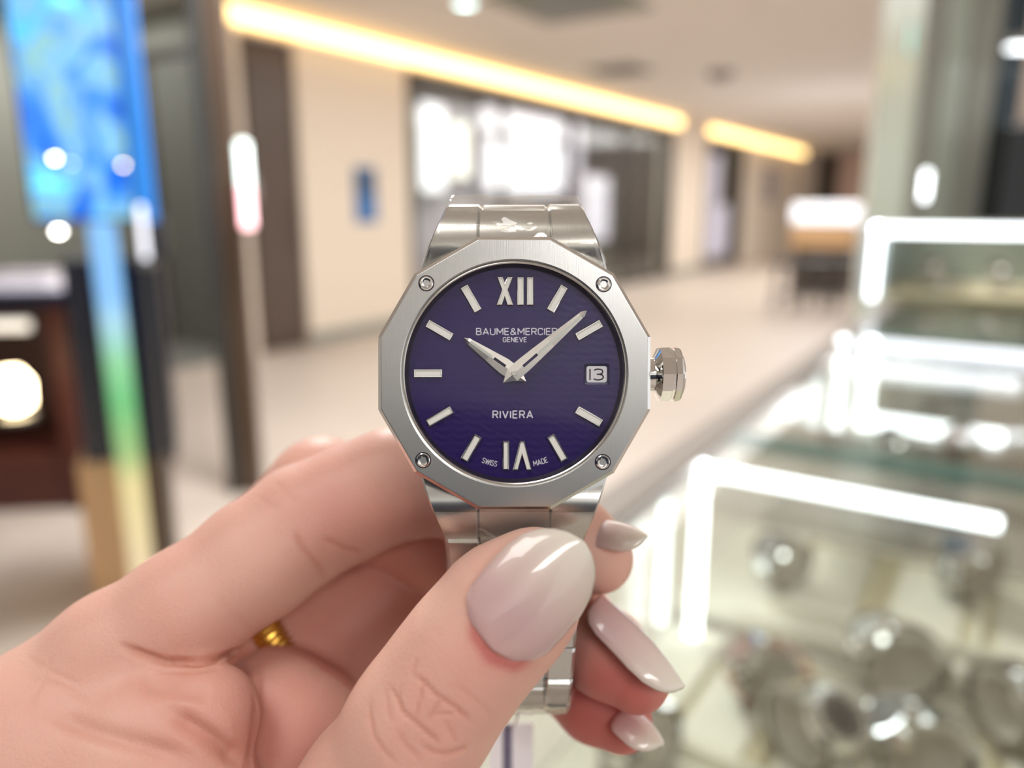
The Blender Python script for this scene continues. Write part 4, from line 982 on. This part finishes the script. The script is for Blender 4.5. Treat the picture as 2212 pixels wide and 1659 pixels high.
for pts, w_, k_ in (
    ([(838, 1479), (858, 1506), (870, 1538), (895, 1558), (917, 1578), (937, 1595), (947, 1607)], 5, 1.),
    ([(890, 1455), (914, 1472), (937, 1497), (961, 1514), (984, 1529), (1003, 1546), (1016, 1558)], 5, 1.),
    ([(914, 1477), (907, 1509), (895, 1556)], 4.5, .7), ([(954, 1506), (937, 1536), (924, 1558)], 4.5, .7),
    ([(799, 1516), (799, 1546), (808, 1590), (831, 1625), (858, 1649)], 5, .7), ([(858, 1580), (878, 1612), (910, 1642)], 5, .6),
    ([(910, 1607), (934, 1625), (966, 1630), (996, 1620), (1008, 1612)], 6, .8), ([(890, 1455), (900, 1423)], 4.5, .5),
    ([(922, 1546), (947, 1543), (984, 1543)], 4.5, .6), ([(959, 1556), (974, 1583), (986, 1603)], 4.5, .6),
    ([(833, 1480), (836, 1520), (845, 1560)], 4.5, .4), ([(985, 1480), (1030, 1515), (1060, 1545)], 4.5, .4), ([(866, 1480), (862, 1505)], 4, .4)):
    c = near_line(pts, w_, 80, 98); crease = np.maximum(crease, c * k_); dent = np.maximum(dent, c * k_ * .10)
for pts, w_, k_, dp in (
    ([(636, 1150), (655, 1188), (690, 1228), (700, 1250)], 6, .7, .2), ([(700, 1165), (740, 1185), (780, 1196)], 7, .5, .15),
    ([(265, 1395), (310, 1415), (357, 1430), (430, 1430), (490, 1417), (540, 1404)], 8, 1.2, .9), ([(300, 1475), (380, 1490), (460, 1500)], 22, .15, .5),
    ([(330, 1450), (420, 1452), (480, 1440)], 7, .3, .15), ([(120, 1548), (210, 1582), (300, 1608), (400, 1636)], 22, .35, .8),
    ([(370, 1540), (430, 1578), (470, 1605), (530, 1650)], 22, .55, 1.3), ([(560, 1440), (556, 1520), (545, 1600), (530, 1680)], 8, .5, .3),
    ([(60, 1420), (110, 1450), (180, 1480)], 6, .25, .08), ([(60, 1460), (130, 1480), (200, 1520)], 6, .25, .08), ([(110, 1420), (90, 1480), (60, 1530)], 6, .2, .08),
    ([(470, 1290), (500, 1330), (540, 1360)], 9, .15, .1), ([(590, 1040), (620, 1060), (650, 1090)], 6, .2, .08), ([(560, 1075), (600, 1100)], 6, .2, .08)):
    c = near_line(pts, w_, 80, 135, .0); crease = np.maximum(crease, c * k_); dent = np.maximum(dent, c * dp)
HV = HV - HN * dent[:, None]
# redness of fingertips, palm and folds, with the shade of the lower fingers painted in
def blob(px, py, r, d0, d1): m_ = (dep > d0) & (dep < d1); return np.exp(-(((PXv[:, 0] - px) ** 2 + (PXv[:, 1] - py) ** 2) / r ** 2)) * m_
tone = .13 + .75 * blob(1340, 1490, 170, 100, 140) + .6 * blob(1300, 1600, 120, 110, 145) + .32 * blob(640, 1580, 150, 105, 170) + .4 * blob(760, 1400, 170, 125, 170) + .3 * blob(880, 1200, 130, 110, 160) + .25 * blob(1060, 1420, 70, 80, 98) + .25 * blob(420, 1560, 120, 90, 125) + .2 * blob(950, 1560, 120, 80, 98) + .2 * blob(740, 1120, 150, 100, 130)
tone += .7 * near_line([(1020, 1325), (1028, 1375), (1062, 1420), (1110, 1438), (1155, 1420)], 16, 80, 98)
tone -= .25 * blob(1160, 1200, 90, 80, 105) + .15 * blob(1330, 1230, 80, 110, 130) + .2 * blob(930, 1280, 70, 80, 100)
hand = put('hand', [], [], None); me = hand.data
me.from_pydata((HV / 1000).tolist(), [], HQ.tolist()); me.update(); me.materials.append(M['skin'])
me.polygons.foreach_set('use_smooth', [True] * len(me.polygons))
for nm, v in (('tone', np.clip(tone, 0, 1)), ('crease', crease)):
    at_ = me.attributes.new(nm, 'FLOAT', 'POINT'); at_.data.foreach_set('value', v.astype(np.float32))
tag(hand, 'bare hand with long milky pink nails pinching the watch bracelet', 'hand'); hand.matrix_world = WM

# nails: curved shells
def nail(base, tip, db, dt, prof, across, arch, lift, name='nail', nu=18, nv=40, bow=0.):
    """base and tip pixels with depths; prof: (along, half width mm); across: direction of the nail's width; arch: how far the sides drop"""
    A = np.array(L3(*base, db)); B = np.array(L3(*tip, dt)); ax = B - A; L_ = np.linalg.norm(ax); ax /= L_
    ac = np.array(across, float); ac -= ax * ac.dot(ax); ac /= np.linalg.norm(ac); n_ = np.cross(ac, ax); n_ = n_ if n_[2] > 0 or abs(n_[2]) < .0 else -n_
    V = []; Fc = []; al = []; th = .35
    xs, ws = zip(*prof)
    for lay in (0, 1):
        for i in range(nv):
            v = i / (nv - 1); w_ = float(np.interp(v, xs, ws)) - .08 * lay
            for j in range(nu):
                s = -1 + 2 * j / (nu - 1)
                ph = s * 1.05; x = math.sin(ph) / math.sin(1.05) * w_; drop = arch * w_ * (1 - math.cos(ph)) / (1 - math.cos(1.05))
                c = A + ax * L_ * v + n_ * (bow * math.sin(math.pi * v) + lift - th * lay) + ac * x - n_ * drop
                V.append(c); al.append(v)
    o2 = nu * nv
    for i in range(nv - 1):
        for j in range(nu - 1):
            a = i * nu + j; Fc.append((a, a + nu, a + nu + 1, a + 1)); Fc.append((o2 + a, o2 + a + 1, o2 + a + nu + 1, o2 + a + nu))
    per = [j for j in range(nu)] + [i * nu + nu - 1 for i in range(1, nv)] + [(nv - 1) * nu + j for j in range(nu - 2, -1, -1)] + [i * nu for i in range(nv - 2, 0, -1)]
    for k in range(len(per)): a, b2 = per[k], per[(k + 1) % len(per)]; Fc.append((a, b2, b2 + o2, a + o2))
    o = put(name, mm(V), Fc, M['nail'], hand, 180)
    at_ = o.data.attributes.new('along', 'FLOAT', 'POINT'); at_.data.foreach_set('value', np.array(al, np.float32)); return o
oval = lambda W_: [(0, W_ * .1), (.015, W_ * .42), (.05, W_ * .66), (.12, W_ * .87), (.22, W_ * .97), (.4, W_), (.6, W_ * .98), (.75, W_ * .89), (.86, W_ * .72), (.93, W_ * .53), (.98, W_ * .28), (1, W_ * .06)]
nail((1062, 1402), (1262, 1170), 87.0, 89.8, oval(6.3), (.74, -.62, -.10), .40, .0, bow=.5)
nail((1292, 1290), (1474, 1489), 119, 112, oval(4.8), (-.17, -.14, .97), .75, .6, bow=.9)
nail((1350, 1528), (1430, 1611), 124, 119, oval(4.2), (-.2, -.08, .97), .7, .5, bow=.5)
nail((1258, 1128), (1397, 1162), 122, 116, oval(3.7), (-.08, -.3, .95), .6, .4, bow=.6)

# gold ring on the ring finger
A = np.array(L3(540, 1515, 138)); B = np.array(L3(835, 1296, 149)); ax = (B - A) / np.linalg.norm(B - A)
rc = np.array(L3(636, 1445, 140.7)); u = np.cross(ax, [0, 0, 1.]); u /= np.linalg.norm(u); v = np.cross(ax, u); R0 = 131 * 141 / F + .5
V = []; Fc = []; n1, n2 = 512, 12
for i in range(n1):
    a = 2 * math.pi * i / n1
    for j in range(n2):
        p = 2 * math.pi * j / n2; rp = .95 * (1 + .2 * math.cos(60 * a + 1.2 * p)); d = u * math.cos(a) + v * math.sin(a)
        V.append(rc + d * (R0 + rp * math.cos(p)) + ax * (2.6 * rp * math.sin(p)))
for i in range(n1):
    for j in range(n2): a, b2 = i * n2 + j, ((i + 1) % n1) * n2 + j; c = (j + 1) % n2; Fc.append((a, b2, ((i + 1) % n1) * n2 + c, i * n2 + c))
rg = put('finger_ring', mm(V), Fc, M['gold'], None, 180); rg.matrix_world = WM
tag(rg, 'ridged gold ring on a finger behind the index finger', 'ring')

# price tag hanging under the bracelet
P = lambda px, py, d: np.array(L3(px, py, d))
tg = thing('price_tag', 'white paper tag with grey printed band hanging below the bracelet', 'tag'); tg.matrix_world = WM
def card(pa, pb, ta, tb, d, th, m, name):
    a, b2 = P(pa, ta, d), P(pb, tb, d); o = mb().box(a[0], b2[0], b2[1], a[1], a[2] - th, a[2]); put(name, mm(o.V), o.F, m, tg)
card(1058, 1152, 1562, 1800, 150, .4, M['paper'], 'card'); card(1086, 1106, 1566, 1790, 149.9, .05, M['print'], 'printed_band')
o = mb().tube([tuple(P(1108, 1575, 149)), tuple(P(1115, 1558, 136)), tuple(P(1120, 1540, 124))], .25, 6); put('string', mm(o.V), o.F, M['white'], tg)
